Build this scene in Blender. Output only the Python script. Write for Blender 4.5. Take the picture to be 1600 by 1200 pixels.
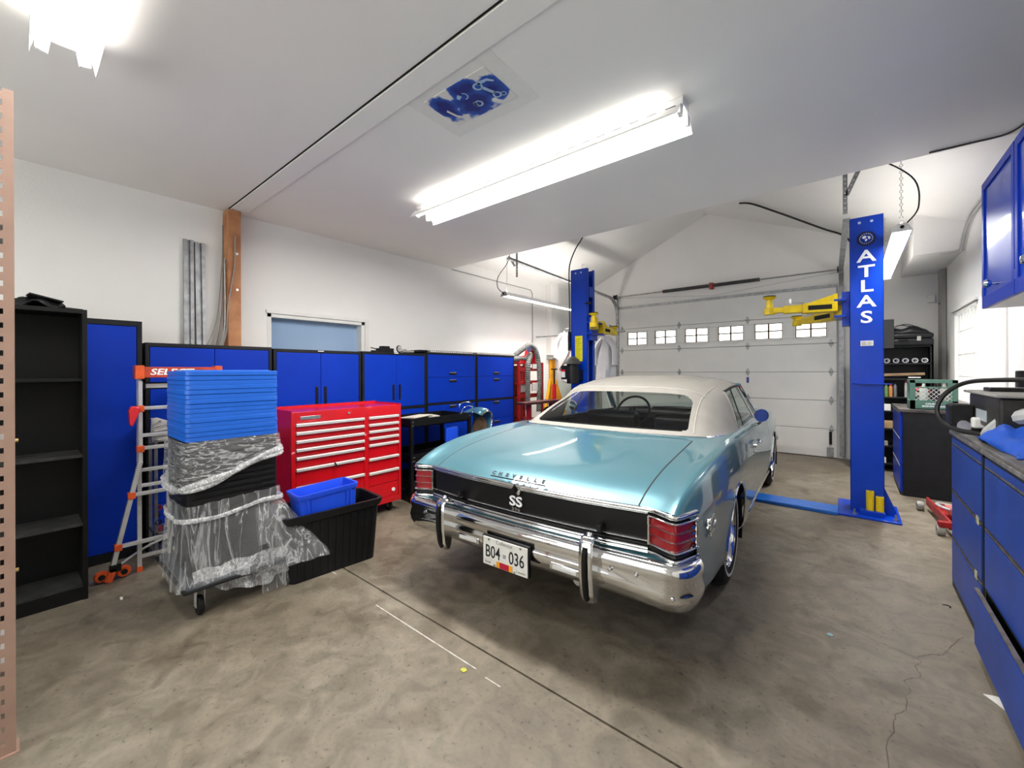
import bpy, bmesh, math, random
from mathutils import Vector, Matrix
for o in list(bpy.data.objects): bpy.data.objects.remove(o, do_unlink=True)
random.seed(7)
PI = math.pi
scn = bpy.context.scene
COL = scn.collection

# ------------------------------------------------------------------ camera
F_PX, HOR, CAM_H, ROLL = 641.0, 580.0, 1.40, 5/1306.
TH = math.atan(528/641.)
fw = Vector((-math.sin(TH), math.cos(TH), 0)); rt = Vector((math.cos(TH), math.sin(TH), 0)); up = Vector((0, 0, 1))
r2 = rt*math.cos(ROLL) - up*math.sin(ROLL); u2 = rt*math.sin(ROLL) + up*math.cos(ROLL)
cd = bpy.data.cameras.new('camera'); cam = bpy.data.objects.new('camera', cd); COL.objects.link(cam)
cam.matrix_world = Matrix(((r2.x, u2.x, -fw.x, 0), (r2.y, u2.y, -fw.y, 0), (r2.z, u2.z, -fw.z, CAM_H), (0, 0, 0, 1)))
cd.sensor_width = 36; cd.sensor_fit = 'HORIZONTAL'; cd.lens = F_PX/1600*36; cd.shift_y = -20/1600.
cd.clip_start = 0.05; cd.clip_end = 100
scn.camera = cam

# ------------------------------------------------------------------ world, exposure
w = bpy.data.worlds.new('world'); scn.world = w; w.use_nodes = True
bg = w.node_tree.nodes['Background']; bg.inputs[0].default_value = (1.0, 0.985, 0.96, 1); bg.inputs[1].default_value = 3.6
scn.view_settings.view_transform = 'Standard'; scn.view_settings.look = 'None'
scn.view_settings.gamma = 1; scn.view_settings.exposure = 0.16; scn.view_settings.use_curve_mapping = False
TUBE_W = 0.62      # strength factor of all fluorescent fixtures

# ------------------------------------------------------------------ helpers
def lin(c): return tuple(((v/255.)/12.92 if v/255. <= .04045 else (((v/255.)+.055)/1.055)**2.4) for v in c)
MATS = {}
def mat(name, col, rough=.5, metal=0., noise=0., nscale=8., bump=0., bscale=40., coat=0., col2=None, spec=.5, trans=0., alpha=1., emit=None, estr=0., ior=1.45):
    if name in MATS: return MATS[name]
    m = bpy.data.materials.new(name); m.use_nodes = True; nt = m.node_tree; b = nt.nodes['Principled BSDF']
    b.inputs['Base Color'].default_value = (*col, 1); b.inputs['Roughness'].default_value = rough
    b.inputs['Metallic'].default_value = metal; b.inputs['Coat Weight'].default_value = coat
    b.inputs['Coat Roughness'].default_value = .04; b.inputs['Specular IOR Level'].default_value = spec
    b.inputs['Transmission Weight'].default_value = trans; b.inputs['Alpha'].default_value = alpha; b.inputs['IOR'].default_value = ior
    if emit: b.inputs['Emission Color'].default_value = (*emit, 1); b.inputs['Emission Strength'].default_value = estr
    tc = nt.nodes.new('ShaderNodeTexCoord')
    if noise > 0 or col2:
        n = nt.nodes.new('ShaderNodeTexNoise'); n.inputs['Scale'].default_value = nscale; n.inputs['Detail'].default_value = 5
        nt.links.new(tc.outputs['Object'], n.inputs['Vector'])
        r = nt.nodes.new('ShaderNodeValToRGB'); r.color_ramp.elements[0].position = .35; r.color_ramp.elements[1].position = .65
        c2 = col2 if col2 else tuple(max(0, c*(1-noise)) for c in col)
        r.color_ramp.elements[0].color = (*c2, 1); r.color_ramp.elements[1].color = (*col, 1)
        nt.links.new(n.outputs['Fac'], r.inputs['Fac']); nt.links.new(r.outputs['Color'], b.inputs['Base Color'])
    if bump > 0:
        n2 = nt.nodes.new('ShaderNodeTexNoise'); n2.inputs['Scale'].default_value = bscale; n2.inputs['Detail'].default_value = 4
        nt.links.new(tc.outputs['Object'], n2.inputs['Vector'])
        bp = nt.nodes.new('ShaderNodeBump'); bp.inputs['Strength'].default_value = bump; bp.inputs['Distance'].default_value = .01
        nt.links.new(n2.outputs['Fac'], bp.inputs['Height']); nt.links.new(bp.outputs['Normal'], b.inputs['Normal'])
    MATS[name] = m; return m

def rotz(p, a): return (p[0]*math.cos(a)-p[1]*math.sin(a), p[0]*math.sin(a)+p[1]*math.cos(a), p[2])
class MB:
    def __init__(s): s.v = []; s.f = []; s.mi = []; s.cur = 0
    def face(s, idx): s.f.append(tuple(idx)); s.mi.append(s.cur)
    def add(s, vs): b = len(s.v); s.v.extend([tuple(p) for p in vs]); return b
    def box(s, x0, x1, y0, y1, z0, z1):
        b = s.add([(x0,y0,z0),(x1,y0,z0),(x1,y1,z0),(x0,y1,z0),(x0,y0,z1),(x1,y0,z1),(x1,y1,z1),(x0,y1,z1)])
        for q in ((0,3,2,1),(4,5,6,7),(0,1,5,4),(1,2,6,5),(2,3,7,6),(3,0,4,7)): s.face([b+i for i in q])
        return s
    def obox(s, c, ax, ay, az, hx, hy, hz):   # oriented box, centre + axes + half sizes
        c = Vector(c); ax = Vector(ax).normalized()*hx; ay = Vector(ay).normalized()*hy; az = Vector(az).normalized()*hz
        P = [c-ax-ay-az, c+ax-ay-az, c+ax+ay-az, c-ax+ay-az, c-ax-ay+az, c+ax-ay+az, c+ax+ay+az, c-ax+ay+az]
        b = s.add(P)
        for q in ((0,3,2,1),(4,5,6,7),(0,1,5,4),(1,2,6,5),(2,3,7,6),(3,0,4,7)): s.face([b+i for i in q])
        return s
    def bar(s, p, q, w, h, upv=(0,0,1)):      # rectangular bar from p to q
        p = Vector(p); q = Vector(q); d = (q-p); L = d.length; d.normalize(); u = Vector(upv)
        sd = d.cross(u)
        if sd.length < 1e-4: sd = d.cross(Vector((1,0,0)))
        sd.normalize(); u = sd.cross(d); return s.obox((p+q)/2, d, sd, u, L/2, w/2, h/2)
    def cyl(s, p, q, r, n=16, r2=None, cap=True):
        p = Vector(p); q = Vector(q); d = (q-p).normalized(); r2 = r if r2 is None else r2
        a = d.orthogonal().normalized(); c = d.cross(a)
        b = s.add([p+(a*math.cos(2*PI*i/n)+c*math.sin(2*PI*i/n))*r for i in range(n)]+[q+(a*math.cos(2*PI*i/n)+c*math.sin(2*PI*i/n))*r2 for i in range(n)])
        for i in range(n): j = (i+1) % n; s.face([b+i, b+j, b+n+j, b+n+i])
        if cap: s.face([b+i for i in range(n)][::-1]); s.face([b+n+i for i in range(n)])
        return s
    def ring(s, c, d, R, r, n=24, m=8):        # torus
        c = Vector(c); d = Vector(d).normalized(); a = d.orthogonal().normalized(); e = d.cross(a); base = len(s.v)
        for i in range(n):
            t = 2*PI*i/n; o = a*math.cos(t)+e*math.sin(t)
            for j in range(m):
                k = 2*PI*j/m; s.v.append(tuple(c+o*(R+r*math.cos(k))+d*(r*math.sin(k))))
        for i in range(n):
            for j in range(m): s.face([base+i*m+j, base+((i+1)%n)*m+j, base+((i+1)%n)*m+(j+1)%m, base+i*m+(j+1)%m])
        return s
    def tube(s, pts, r, n=8, closed=False, cap=True):
        P = [Vector(p) for p in pts]; N = len(P); base = len(s.v); prev = None
        for i in range(N):
            if closed: t = (P[(i+1)%N]-P[i-1])
            else: t = (P[min(i+1,N-1)]-P[max(i-1,0)])
            t.normalize()
            if prev is None: a = t.orthogonal().normalized()
            else:
                a = prev - t*prev.dot(t)
                a = a.normalized() if a.length > 1e-6 else t.orthogonal().normalized()
            prev = a; c = t.cross(a); rr = r[i] if isinstance(r, (list, tuple)) else r
            for j in range(n): k = 2*PI*j/n; s.v.append(tuple(P[i]+(a*math.cos(k)+c*math.sin(k))*rr))
        for i in range(N if closed else N-1):
            for j in range(n):
                i2 = (i+1) % N; s.face([base+i*n+j, base+i*n+(j+1)%n, base+i2*n+(j+1)%n, base+i2*n+j])
        if cap and not closed: s.face([base+j for j in range(n)][::-1]); s.face([base+(N-1)*n+j for j in range(n)])
        return s
    def prism(s, poly, axis, a0, a1):          # 2D poly extruded on axis: 'x'->(y,z) 'y'->(x,z) 'z'->(x,y)
        def P(u, v, w): return {'x': (w,u,v), 'y': (u,w,v), 'z': (u,v,w)}[axis]
        n = len(poly); b = s.add([P(u,v,a0) for u,v in poly]+[P(u,v,a1) for u,v in poly])
        for i in range(n): j = (i+1)%n; s.face([b+i, b+j, b+n+j, b+n+i])
        s.face([b+i for i in range(n)][::-1]); s.face([b+n+i for i in range(n)]); return s
    def lathe(s, prof, c, d=(0,0,1), n=20):    # prof: (r, h)
        c = Vector(c); d = Vector(d).normalized(); a = d.orthogonal().normalized(); e = d.cross(a); base = len(s.v); m = len(prof)
        for i in range(n):
            t = 2*PI*i/n; o = a*math.cos(t)+e*math.sin(t)
            for (r, h) in prof: s.v.append(tuple(c+o*r+d*h))
        for i in range(n):
            for j in range(m-1): s.face([base+i*m+j, base+((i+1)%n)*m+j, base+((i+1)%n)*m+j+1, base+i*m+j+1])
        return s
    def grid(s, rows, thick=0, skip=None):
        h = len(rows); wd = len(rows[0]); base = s.add([p for r in rows for p in r])
        for i in range(h-1):
            for j in range(wd-1):
                if skip and skip(i, j): continue
                s.face([base+i*wd+j, base+i*wd+j+1, base+(i+1)*wd+j+1, base+(i+1)*wd+j])
        return s
    def xf(s, M):
        s.v = [tuple(M @ Vector(p)) for p in s.v]; return s
    def out(s, name, mats, parent=None, bevel=0, smooth=False, seg=2, weld=False, solid=0, fix=True, ang=35):
        me = bpy.data.meshes.new(name); me.from_pydata(s.v, [], s.f)
        if not isinstance(mats, (list, tuple)): mats = [mats]
        for m in mats: me.materials.append(m)
        for p, i in zip(me.polygons, s.mi): p.material_index = i
        if fix or weld:
            bm = bmesh.new(); bm.from_mesh(me)
            if weld: bmesh.ops.remove_doubles(bm, verts=bm.verts, dist=1e-5)
            if fix: bmesh.ops.recalc_face_normals(bm, faces=bm.faces)
            bm.to_mesh(me); bm.free()
        if smooth:
            me.polygons.foreach_set('use_smooth', [True]*len(me.polygons)); me.set_sharp_from_angle(angle=math.radians(ang))
        me.update()
        o = bpy.data.objects.new(name, me); COL.objects.link(o)
        if parent: o.parent = parent
        if solid: md = o.modifiers.new('sol', 'SOLIDIFY'); md.thickness = solid; md.offset = 0
        if bevel: md = o.modifiers.new('bev', 'BEVEL'); md.width = bevel; md.segments = seg; md.limit_method = 'ANGLE'; md.angle_limit = math.radians(40)
        return o
def tag(o, label, cat, group=None, kind=None):
    o['label'] = label; o['category'] = cat
    if group: o['group'] = group
    if kind: o['kind'] = kind
    return o
def T(name, label, cat, loc=(0,0,0), rz=0, group=None):
    o = bpy.data.objects.new(name, None); COL.objects.link(o); o.location = loc; o.rotation_euler = (0,0,rz); o.empty_display_size = .1
    return tag(o, label, cat, group)
def ST(o):
    o['kind'] = 'structure'; return o
def BX(x0,x1,y0,y1,z0,z1): return MB().box(x0,x1,y0,y1,z0,z1)
def spline(pts, n=8, closed=False):
    P = [Vector(p) for p in pts]; out = []; N = len(P)
    for i in range(N-1 if not closed else N):
        p0 = P[i-1] if (i > 0 or closed) else P[0]; p1 = P[i]; p2 = P[(i+1) % N]; p3 = P[(i+2) % N] if (i+2 < N or closed) else P[-1]
        for k in range(n):
            t = k/n; out.append(.5*((2*p1)+(-p0+p2)*t+(2*p0-5*p1+4*p2-p3)*t*t+(-p0+3*p1-3*p2+p3)*t**3))
    if not closed: out.append(P[-1])
    return out
def text(name, body, size, M, m, parent=None, extrude=.002, sx=1., offset=0., align='CENTER', res=3, shear=0, spacing=1.):
    cu = bpy.data.curves.new(name+'_c', 'FONT'); cu.body = body; cu.size = size; cu.extrude = extrude; cu.offset = offset
    cu.align_x = align; cu.align_y = 'CENTER'; cu.resolution_u = res; cu.shear = shear; cu.space_character = spacing
    to = bpy.data.objects.new(name+'_t', cu); COL.objects.link(to)
    bpy.context.view_layer.update()
    me = bpy.data.meshes.new_from_object(to.evaluated_get(bpy.context.evaluated_depsgraph_get()))
    bpy.data.objects.remove(to, do_unlink=True); bpy.data.curves.remove(cu)
    me.transform(M @ Matrix.Diagonal((sx,1,1,1))); me.materials.clear(); me.materials.append(m); me.name = name
    o = bpy.data.objects.new(name, me); COL.objects.link(o)
    if parent: o.parent = parent
    return o
def basis(o, x, y):   # matrix with text x dir, y dir, origin
    x = Vector(x).normalized(); y = Vector(y).normalized(); z = x.cross(y).normalized(); y = z.cross(x)
    return Matrix(((x.x,y.x,z.x,o[0]),(x.y,y.y,z.y,o[1]),(x.z,y.z,z.z,o[2]),(0,0,0,1)))
def dup(root, loc=None, rz=None, label=None, name=None):
    def c(o, par):
        n = o.copy(); COL.objects.link(n)
        if par: n.parent = par
        for ch in list(o.children): c(ch, n)
        return n
    r = c(root, None)
    if loc is not None: r.location = loc
    if rz is not None: r.rotation_euler = (0,0,rz)
    if label: r['label'] = label
    return r

# ------------------------------------------------------------------ materials
WHITE = mat('wall_paint', (.80,.79,.77), .7, noise=.04, nscale=1.5, bump=.08, bscale=60)
CEILM = mat('ceiling_paint', (.90,.88,.845), .6, noise=.05, nscale=.8, bump=.08, bscale=30)
TRIMW = mat('trim_paint', (.74,.73,.71), .45, noise=.05, nscale=5)
DOORW = mat('door_white', (.70,.70,.68), .4, noise=.05, nscale=3)
BLUE = mat('cabinet_blue', lin((0,52,178)), .42, spec=.25, noise=.12, nscale=3, bump=.03, bscale=200)
BLUEG = mat('lift_blue', lin((0,58,180)), .30, spec=.3, noise=.1, nscale=4, coat=.25)
DKBLUE = mat('worn_blue', lin((16,60,150)), .42, noise=.25, nscale=4)
FRAME = mat('charcoal_frame', (.012,.013,.016), .45, spec=.3, noise=.3, nscale=10)
BLACK = mat('black_paint', (.007,.007,.008), .4, spec=.35, noise=.3, nscale=12)
RUBBER = mat('black_rubber', (.009,.009,.0095), .65, spec=.3, noise=.3, nscale=20, bump=.1)
BPLAS = mat('black_plastic', (.010,.0105,.012), .38, spec=.32, noise=.25, nscale=9, bump=.05, bscale=120)
DARK = mat('dark_interior', (.008,.008,.009), .8, noise=.3)
VENEER = mat('black_veneer', (.006,.006,.0063), .5, spec=.25, noise=.3, nscale=5, bump=.06, bscale=80)
DUST = mat('dusty_shelf', (.035,.035,.034), .7, noise=.6, nscale=14)
RED = mat('chest_red', lin((205,12,28)), .3, noise=.1, nscale=4, coat=.4)
REDW = mat('worn_red', lin((165,20,28)), .45, noise=.4, nscale=9)
ORANGE = mat('ladder_orange', lin((228,92,40)), .45, noise=.3, nscale=20)
YEL = mat('lift_yellow', lin((232,200,20)), .4, noise=.25, nscale=10)
YELO = mat('stand_yellow', lin((235,160,10)), .4, noise=.2, nscale=10)
STEEL = mat('steel', (.45,.45,.45), .35, metal=.9, noise=.3, nscale=12)
GALV = mat('galvanised', (.40,.41,.42), .45, metal=.75, noise=.35, nscale=14)
ALU = mat('aluminium', (.72,.72,.72), .35, metal=.6, noise=.15, nscale=15)
HANDW = mat('pull_white', (.72,.71,.69), .35, metal=.25, noise=.05)
CHROME = mat('chrome', (.78,.79,.8), .06, metal=1., noise=.03, nscale=6)
SATIN = mat('satin_chrome', (.6,.6,.61), .28, metal=1., noise=.2, nscale=30)
TEAL = mat('teal_paint', lin((73,124,138)), .34, metal=.28, noise=.04, nscale=3, coat=1.)
VINYL = mat('white_vinyl', (.31,.298,.27), .6, noise=.08, nscale=6, bump=.15, bscale=250)
LIDB = mat('lid_blue', lin((28,98,205)), .4, noise=.06, nscale=5)
BINB = mat('bin_blue', lin((30,80,228)), .38, noise=.08, nscale=6)
WOOD = mat('raw_fir', lin((190,135,92)), .6, col2=lin((160,104,66)), nscale=6, bump=.1)
COPPER = mat('rack_copper', lin((164,134,119)), .5, noise=.12, nscale=9)
HOLE = mat('hole_black', (.004,.004,.004), .9, noise=.1)
LAMPW = mat('lamp_white', (.8,.8,.79), .3, noise=.03)
TUBE = mat('lit_tube', (1,1,1), .4, emit=(1,.99,.96), estr=14.0)
GREYM = mat('grey_metal', (.30,.29,.27), .5, noise=.15, nscale=4)
PAPER = mat('paper', (.62,.58,.50), .7, noise=.25, nscale=14)
CLOTHW = mat('white_cloth', (.62,.62,.62), .8, noise=.1, bump=.3, bscale=20)
CLOTHB = mat('blue_cloth', lin((20,80,190)), .6, noise=.2, nscale=5, bump=.3, bscale=20)
GLOVE = mat('grey_glove', (.45,.46,.45), .8, noise=.15, bump=.2)
CABLE = mat('black_cable', (.012,.012,.012), .5, noise=.2)
HOSE = mat('grey_hose', (.14,.145,.14), .6, noise=.3, nscale=12)
CRATE = mat('green_crate', lin((76,112,100)), .5, noise=.15)
STICK = mat('sticker_white', (.7,.7,.68), .4, noise=.05)
STICKY = mat('sticker_yellow', lin((222,214,0)), .4, noise=.08, nscale=40)
MARK = mat('print_white', (.85,.87,.9), .4, noise=.02)
def thin_glass(name, tint, refl=.9):
    m = bpy.data.materials.new(name); m.use_nodes = True; nt = m.node_tree; nt.nodes.remove(nt.nodes['Principled BSDF'])
    o = nt.nodes['Material Output']; tr = nt.nodes.new('ShaderNodeBsdfTransparent'); tr.inputs[0].default_value = (*tint,1)
    gl = nt.nodes.new('ShaderNodeBsdfGlossy'); gl.inputs['Roughness'].default_value = .02; gl.inputs[0].default_value = (refl,refl,refl,1)
    lw = nt.nodes.new('ShaderNodeLayerWeight'); lw.inputs[0].default_value = .5; pw = nt.nodes.new('ShaderNodeMath'); pw.operation = 'POWER'; pw.inputs[1].default_value = 8.; nt.links.new(lw.outputs['Facing'], pw.inputs[0]); fr = nt.nodes.new('ShaderNodeMath'); fr.operation = 'MULTIPLY_ADD'; fr.inputs[1].default_value = .8; fr.inputs[2].default_value = .05; nt.links.new(pw.outputs[0], fr.inputs[0])
    mx = nt.nodes.new('ShaderNodeMixShader'); nt.links.new(fr.outputs[0], mx.inputs[0]); nt.links.new(tr.outputs[0], mx.inputs[1]); nt.links.new(gl.outputs[0], mx.inputs[2]); nt.links.new(mx.outputs[0], o.inputs['Surface'])
    MATS[name] = m; return m
GREENC = mat('pale_green', (.38,.43,.40), .5, noise=.1)
GLASS = thin_glass('window_glass', (.95,.97,.96))
BRASS = mat('brass', (.6,.45,.2), .3, metal=1., noise=.2)
# ================================================================== STRUCTURE
XL, XR, YB, YD, ZC, YE = -4.75, 1.0, -2.4, 8.3, 2.985, 4.29
RX, RZ = -2.06, 4.336
ZL, ZR = RZ-.448*(RX-XL), RZ-.413*(XR-RX)
JT1, JT2 = (-2.2, 1.26), (0, 1.26)
# concrete floor material
def floor_mat():
    m = bpy.data.materials.new('concrete'); m.use_nodes = True; nt = m.node_tree; b = nt.nodes['Principled BSDF']; L = nt.links
    tc = nt.nodes.new('ShaderNodeTexCoord')
    def noise(sc, det=6, dist=0):
        n = nt.nodes.new('ShaderNodeTexNoise'); n.inputs['Scale'].default_value = sc; n.inputs['Detail'].default_value = det; n.inputs['Distortion'].default_value = dist
        L.new(tc.outputs['Object'], n.inputs['Vector']); return n
    def ramp(src, stops):
        r = nt.nodes.new('ShaderNodeValToRGB'); e = r.color_ramp.elements
        e[0].position, e[0].color = stops[0][0], (*stops[0][1], 1); e[1].position, e[1].color = stops[-1][0], (*stops[-1][1], 1)
        for p, c in stops[1:-1]: k = e.new(p); k.color = (*c, 1)
        L.new(src, r.inputs['Fac']); return r
    def mul(a, c, f=1.):
        x = nt.nodes.new('ShaderNodeMix'); x.data_type = 'RGBA'; x.blend_type = 'MULTIPLY'; x.inputs[0].default_value = f
        L.new(a, x.inputs[6]); L.new(c, x.inputs[7]); return x.outputs[2]
    n1 = noise(1.1, 8, .6); base = ramp(n1.outputs['Fac'], [(.3, (.135,.111,.079)), (.5, (.185,.157,.116)), (.7, (.228,.202,.158))])
    n2 = noise(7, 10, 1.2); g = ramp(n2.outputs['Fac'], [(.32, (.66,.645,.62)), (.5,(.9,.9,.89)), (.66, (1.1,1.1,1.1))])
    n3 = noise(3.2, 3); st = ramp(n3.outputs['Fac'], [(.60, (1,1,1)), (.68, (.72,.69,.65))])
    n4 = noise(55, 4, .4); sp = ramp(n4.outputs['Fac'], [(.28, (.40,.37,.34)), (.36, (.93,.93,.93)), (.6,(1.04,1.04,1.04))])
    # oil drops
    v = nt.nodes.new('ShaderNodeTexVoronoi'); v.inputs['Scale'].default_value = 2.6; L.new(tc.outputs['Object'], v.inputs['Vector'])
    dr = ramp(v.outputs['Distance'], [(.045, (.62,.6,.57)), (.085, (1,1,1))])
    c = mul(mul(mul(mul(base.outputs['Color'], g.outputs['Color']), st.outputs['Color']), sp.outputs['Color'], .85), dr.outputs['Color'], .6)
    L.new(c, b.inputs['Base Color'])
    rr = nt.nodes.new('ShaderNodeMapRange'); rr.inputs[3].default_value = .38; rr.inputs[4].default_value = .7; L.new(n2.outputs['Fac'], rr.inputs[0]); L.new(rr.outputs[0], b.inputs['Roughness'])
    bp = nt.nodes.new('ShaderNodeBump'); bp.inputs['Strength'].default_value = .15; bp.inputs['Distance'].default_value = .01
    L.new(n2.outputs['Fac'], bp.inputs['Height']); L.new(bp.outputs['Normal'], b.inputs['Normal'])
    return m
CONC = floor_mat()
# floor in three slabs separated by a saw joint along X
JY0, JY1 = 1.486, 1.497
f = MB(); f.box(XL-.2, XR+.2, YB-.2, JY0, -.15, 0); f.box(XL-.2, XR+.2, JY1, YD+.3, -.15, 0); f.box(XL-.2, XR+.2, JY0, JY1, -.15, -.008)
floor = ST(f.out('floor', CONC))
# walls
def wall(name, parts, m=WHITE):
    b = MB()
    for p in parts: b.box(*p)
    return ST(b.out(name, m))
WY0, WY1, WZ0, WZ1 = 1.70, 2.83, .95, 2.03          # left window opening
wall('wall_left', [(XL-.2,XL,YB-.2,WY0,0,3.4),(XL-.2,XL,WY1,YD+.3,0,3.4),(XL-.2,XL,WY0,WY1,0,WZ0),(XL-.2,XL,WY0,WY1,WZ1,3.4)])
RY0, RY1, RZ0, RZ1 = 6.2, 7.45, 1.0, 2.11           # right window opening
wall('wall_right', [(XR,XR+.2,YB-.2,RY0,0,3.4),(XR,XR+.2,RY1,YD+.3,0,3.4),(XR,XR+.2,RY0,RY1,0,RZ0),(XR,XR+.2,RY0,RY1,RZ1,3.4)])
wall('wall_back', [(XL,-3.9,YB-.2,YB,0,3.2),(-.1,XR,YB-.2,YB,0,3.2),(-3.9,-.1,YB-.2,YB,0,.9),(-3.9,-.1,YB-.2,YB,2.6,3.2)])
bw = ST(T('added_window','','',(0,YB,0))); del bw['label']; del bw['category']  # window added behind the camera, out of view, to carry fill light
BX(-3.9,-.1,-.12,-.11,.9,2.6).out('pane', GLASS, bw)
for k in range(5): BX(-3.9+k*.94,-3.86+k*.94,-.14,-.06,.9,2.6).out('mullion', TRIMW, bw)
dl = bpy.data.lights.new('fill_light','AREA'); dl.shape = 'RECTANGLE'; dl.size = 3.8; dl.size_y = 1.7; dl.energy = 22; dl.color = (1,.985,.95)  # area lamp added outside the back window as room fill
dlo = bpy.data.objects.new('fill_light', dl); COL.objects.link(dlo); dlo.location = (-2.0, YB-.25, 1.75); dlo.rotation_euler = (math.radians(90),0,0)   # -Z of the lamp points along +Y
DX0, DX1, DZ = -3.80, -.20, 2.70                     # garage door opening
g = MB(); g.prism([(XL-.1,0),(DX0,0),(DX0,DZ),(DX1,DZ),(DX1,0),(XR+.1,0),(XR+.1,RZ-.413*(XR+.1-RX)+.1),(RX,RZ+.15),(XL-.1,RZ-.448*(RX-XL+.1)+.1)], 'y', YD, YD+.2)
ST(g.out('wall_front', WHITE))
# ceilings
ST(BX(XL-.1,XR+.1,YB-.1,YE,ZC,ZC+.12).out('ceiling', CEILM))
b = MB()
for (xa,za,xb,zb) in ((XL-.1,RZ-.448*(RX-XL+.1),RX,RZ),(RX,RZ,XR+.1,RZ-.413*(XR+.1-RX))):
    q = b.add([(xa,YE-.5,za),(xb,YE-.5,zb),(xb,YD+.1,zb),(xa,YD+.1,za),(xa,YE-.5,za+.15),(xb,YE-.5,zb+.15),(xb,YD+.1,zb+.15),(xa,YD+.1,za+.15)])
    for t in ((0,3,2,1),(4,5,6,7),(0,1,5,4),(1,2,6,5),(2,3,7,6),(3,0,4,7)): b.face([q+i for i in t])
o = ST(b.out('ceiling', WHITE)); 
ST(BX(XL-.1,XR+.1,YE-.12,YE-.001,ZC+.12,RZ+.2).out('trim_1', WHITE))       # upright face above the dropped ceiling
# ceiling cover strip across the room
b = BX(XL,XR,1.335,1.475,ZC-.009,ZC); ST(b.out('trim_2', CEILM, bevel=.002))
b = BX(XL,XR,1.322,1.331,ZC-.003,ZC); ST(b.out('trim_3', HOLE))
# boxed chase on left wall, soffit box in the right corner
ST(BX(XL,XL+.13,6.86,7.12,1.72,RZ-.448*(RX-XL-.13)+.02).out('trim_4', WHITE, bevel=.003))
ST(BX(.585,XR,6.8,YD,2.755,3.25).out('trim_5', WHITE, bevel=.003))
# vertical joint strips on the right wall
for i, y in enumerate((5.2, 4.25, 3.4)):
    ST(BX(XR-.012,XR,y-.03,y+.03,0,3.0).out('trim_6', TRIMW))
# grey metal panel standing against the right wall
pn = T('wall_panel', 'tall grey metal panel standing against the white wall behind the shelving', 'panel', (XR-.03, 8.05, 0))
BX(-.02,.025,-.14,.14,.0,2.78).out('sheet', GREYM, pn, bevel=.004)
MB().cyl((-.022,-.02,2.3),(-.03,-.02,2.3),.012).out('knob', BLACK, pn)
sb = BX(.85,.93,YD-.06,YD,2.35,2.46).out('sensor_box', TRIMW, bevel=.008); tag(sb, 'small white sensor box on the back wall above the black case', 'sensor')
# left window
def window(name, x, ys, zs, sgn, sash):
    root = ST(T(name, '', '', (x, 0, 0))); del root['label']; del root['category']
    y0,y1 = ys; z0,z1 = zs; b = MB(); w_ = .045
    for r in ((y0,y1,z1-w_,z1),(y0,y1,z0,z0+w_),(y0,y0+w_,z0,z1),(y1-w_,y1,z0,z1)): b.box(min(0,sgn*.16)*1.0 if sgn<0 else 0, 0 if sgn<0 else .16, *r)
    b.out('frame', TRIMW, root, bevel=.004)
    return root
BLIND = mat('frosted_pane', lin((150,175,205)), .25, noise=.05, nscale=2, trans=.5)
w1 = window('window_1', XL, (WY0,WY1), (WZ0,WZ1), -1, 1)
BX(-.12,-.11,WY0+.045,WY1-.045,WZ0+.045,WZ1-.045).out('pane', mat('blue_pane', lin((150,176,208)), .12, noise=.06, nscale=2, spec=.6), w1)
BX(0,.015,WY0-.012,WY1+.05,WZ1-.005,WZ1+.035).out('casing', TRIMW, w1, bevel=.003)
BX(0,.015,WY1+.0,WY1+.05,WZ0,WZ1).out('casing', TRIMW, w1, bevel=.003)
BX(-.095,-.075,WY0+.045,WY1-.045,WZ0+.55,WZ0+.575).out('meeting_rail', TRIMW, w1)
# right window with bars
w2 = window('window_2', XR, (RY0,RY1), (RZ0,RZ1), 1, 1)
BX(.12,.128,RY0+.045,RY1-.045,RZ0+.045,RZ1-.045).out('pane', GLASS, w2)
BX(.09,.12,RY0+.045,RY1-.045,RZ0+.52,RZ0+.56).out('meeting_rail', TRIMW, w2)
for k in range(7):
    y = RY0+.13+k*.165; MB().cyl((.035,y,RZ0+.02),(.035,y,RZ1-.01),.010,8).out('bar', TRIMW, w2)
for z in (1.32, 1.58, 1.86): MB().cyl((.035,RY0+.05,z),(.035,RY1-.05,z),.007,8).out('cross_bar', TRIMW, w2)
BX(-.02,.012,RY0-.02,RY1+.02,RZ1,RZ1+.03).out('casing', TRIMW, w2)
nb = T('neighbour_building', 'grey building outside, seen through the barred window', 'building', (3.4, 12, 0))
BX(0,.3,-7,24,1.45,6).out('upper_wall', mat('outside_grey', (.05,.05,.055), .8, noise=.3, nscale=2), nb); BX(-.02,.3,-7,24,0,1.45).out('lower_wall', mat('outside_white', (.6,.6,.6), .8, noise=.1), nb)
for k in range(18): BX(-.04,0,-6.5+k*1.6,-5.9+k*1.6,1.9,3.4).out('window', mat('outside_pane', (.03,.035,.04), .3, noise=.1), nb)
# floor marks
CHALK = mat('chalk', (.62,.6,.56), .9, noise=.4, nscale=60)
ST(BX(-2.95,-2.75,1.41,1.418,0,.0012).out('trim_7', CHALK)); ST(BX(-2.2,-1.36,1.375,1.381,0,.0012).out('trim_7', CHALK)); ST(BX(-1.29,-1.2,1.365,1.370,0,.0012).out('trim_7', CHALK))
def crack(pts):
    P = [Vector(p) for p in pts]; b = MB(); n = len(P); vs = []
    Q = spline([(p.x,p.y,.0008) for p in P], 4); Q = [Vector((q.x+random.uniform(-.006,.006), q.y+random.uniform(-.006,.006), q.z)) for q in Q]
    rows = []
    for i, q in enumerate(Q):
        t = (Q[min(i+1,len(Q)-1)]-Q[max(i-1,0)]).normalized(); s = Vector((-t.y,t.x,0))*random.uniform(.0008,.0022)
        rows.append([tuple(q-s), tuple(q+s)])
    b.grid(rows); return b
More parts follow.
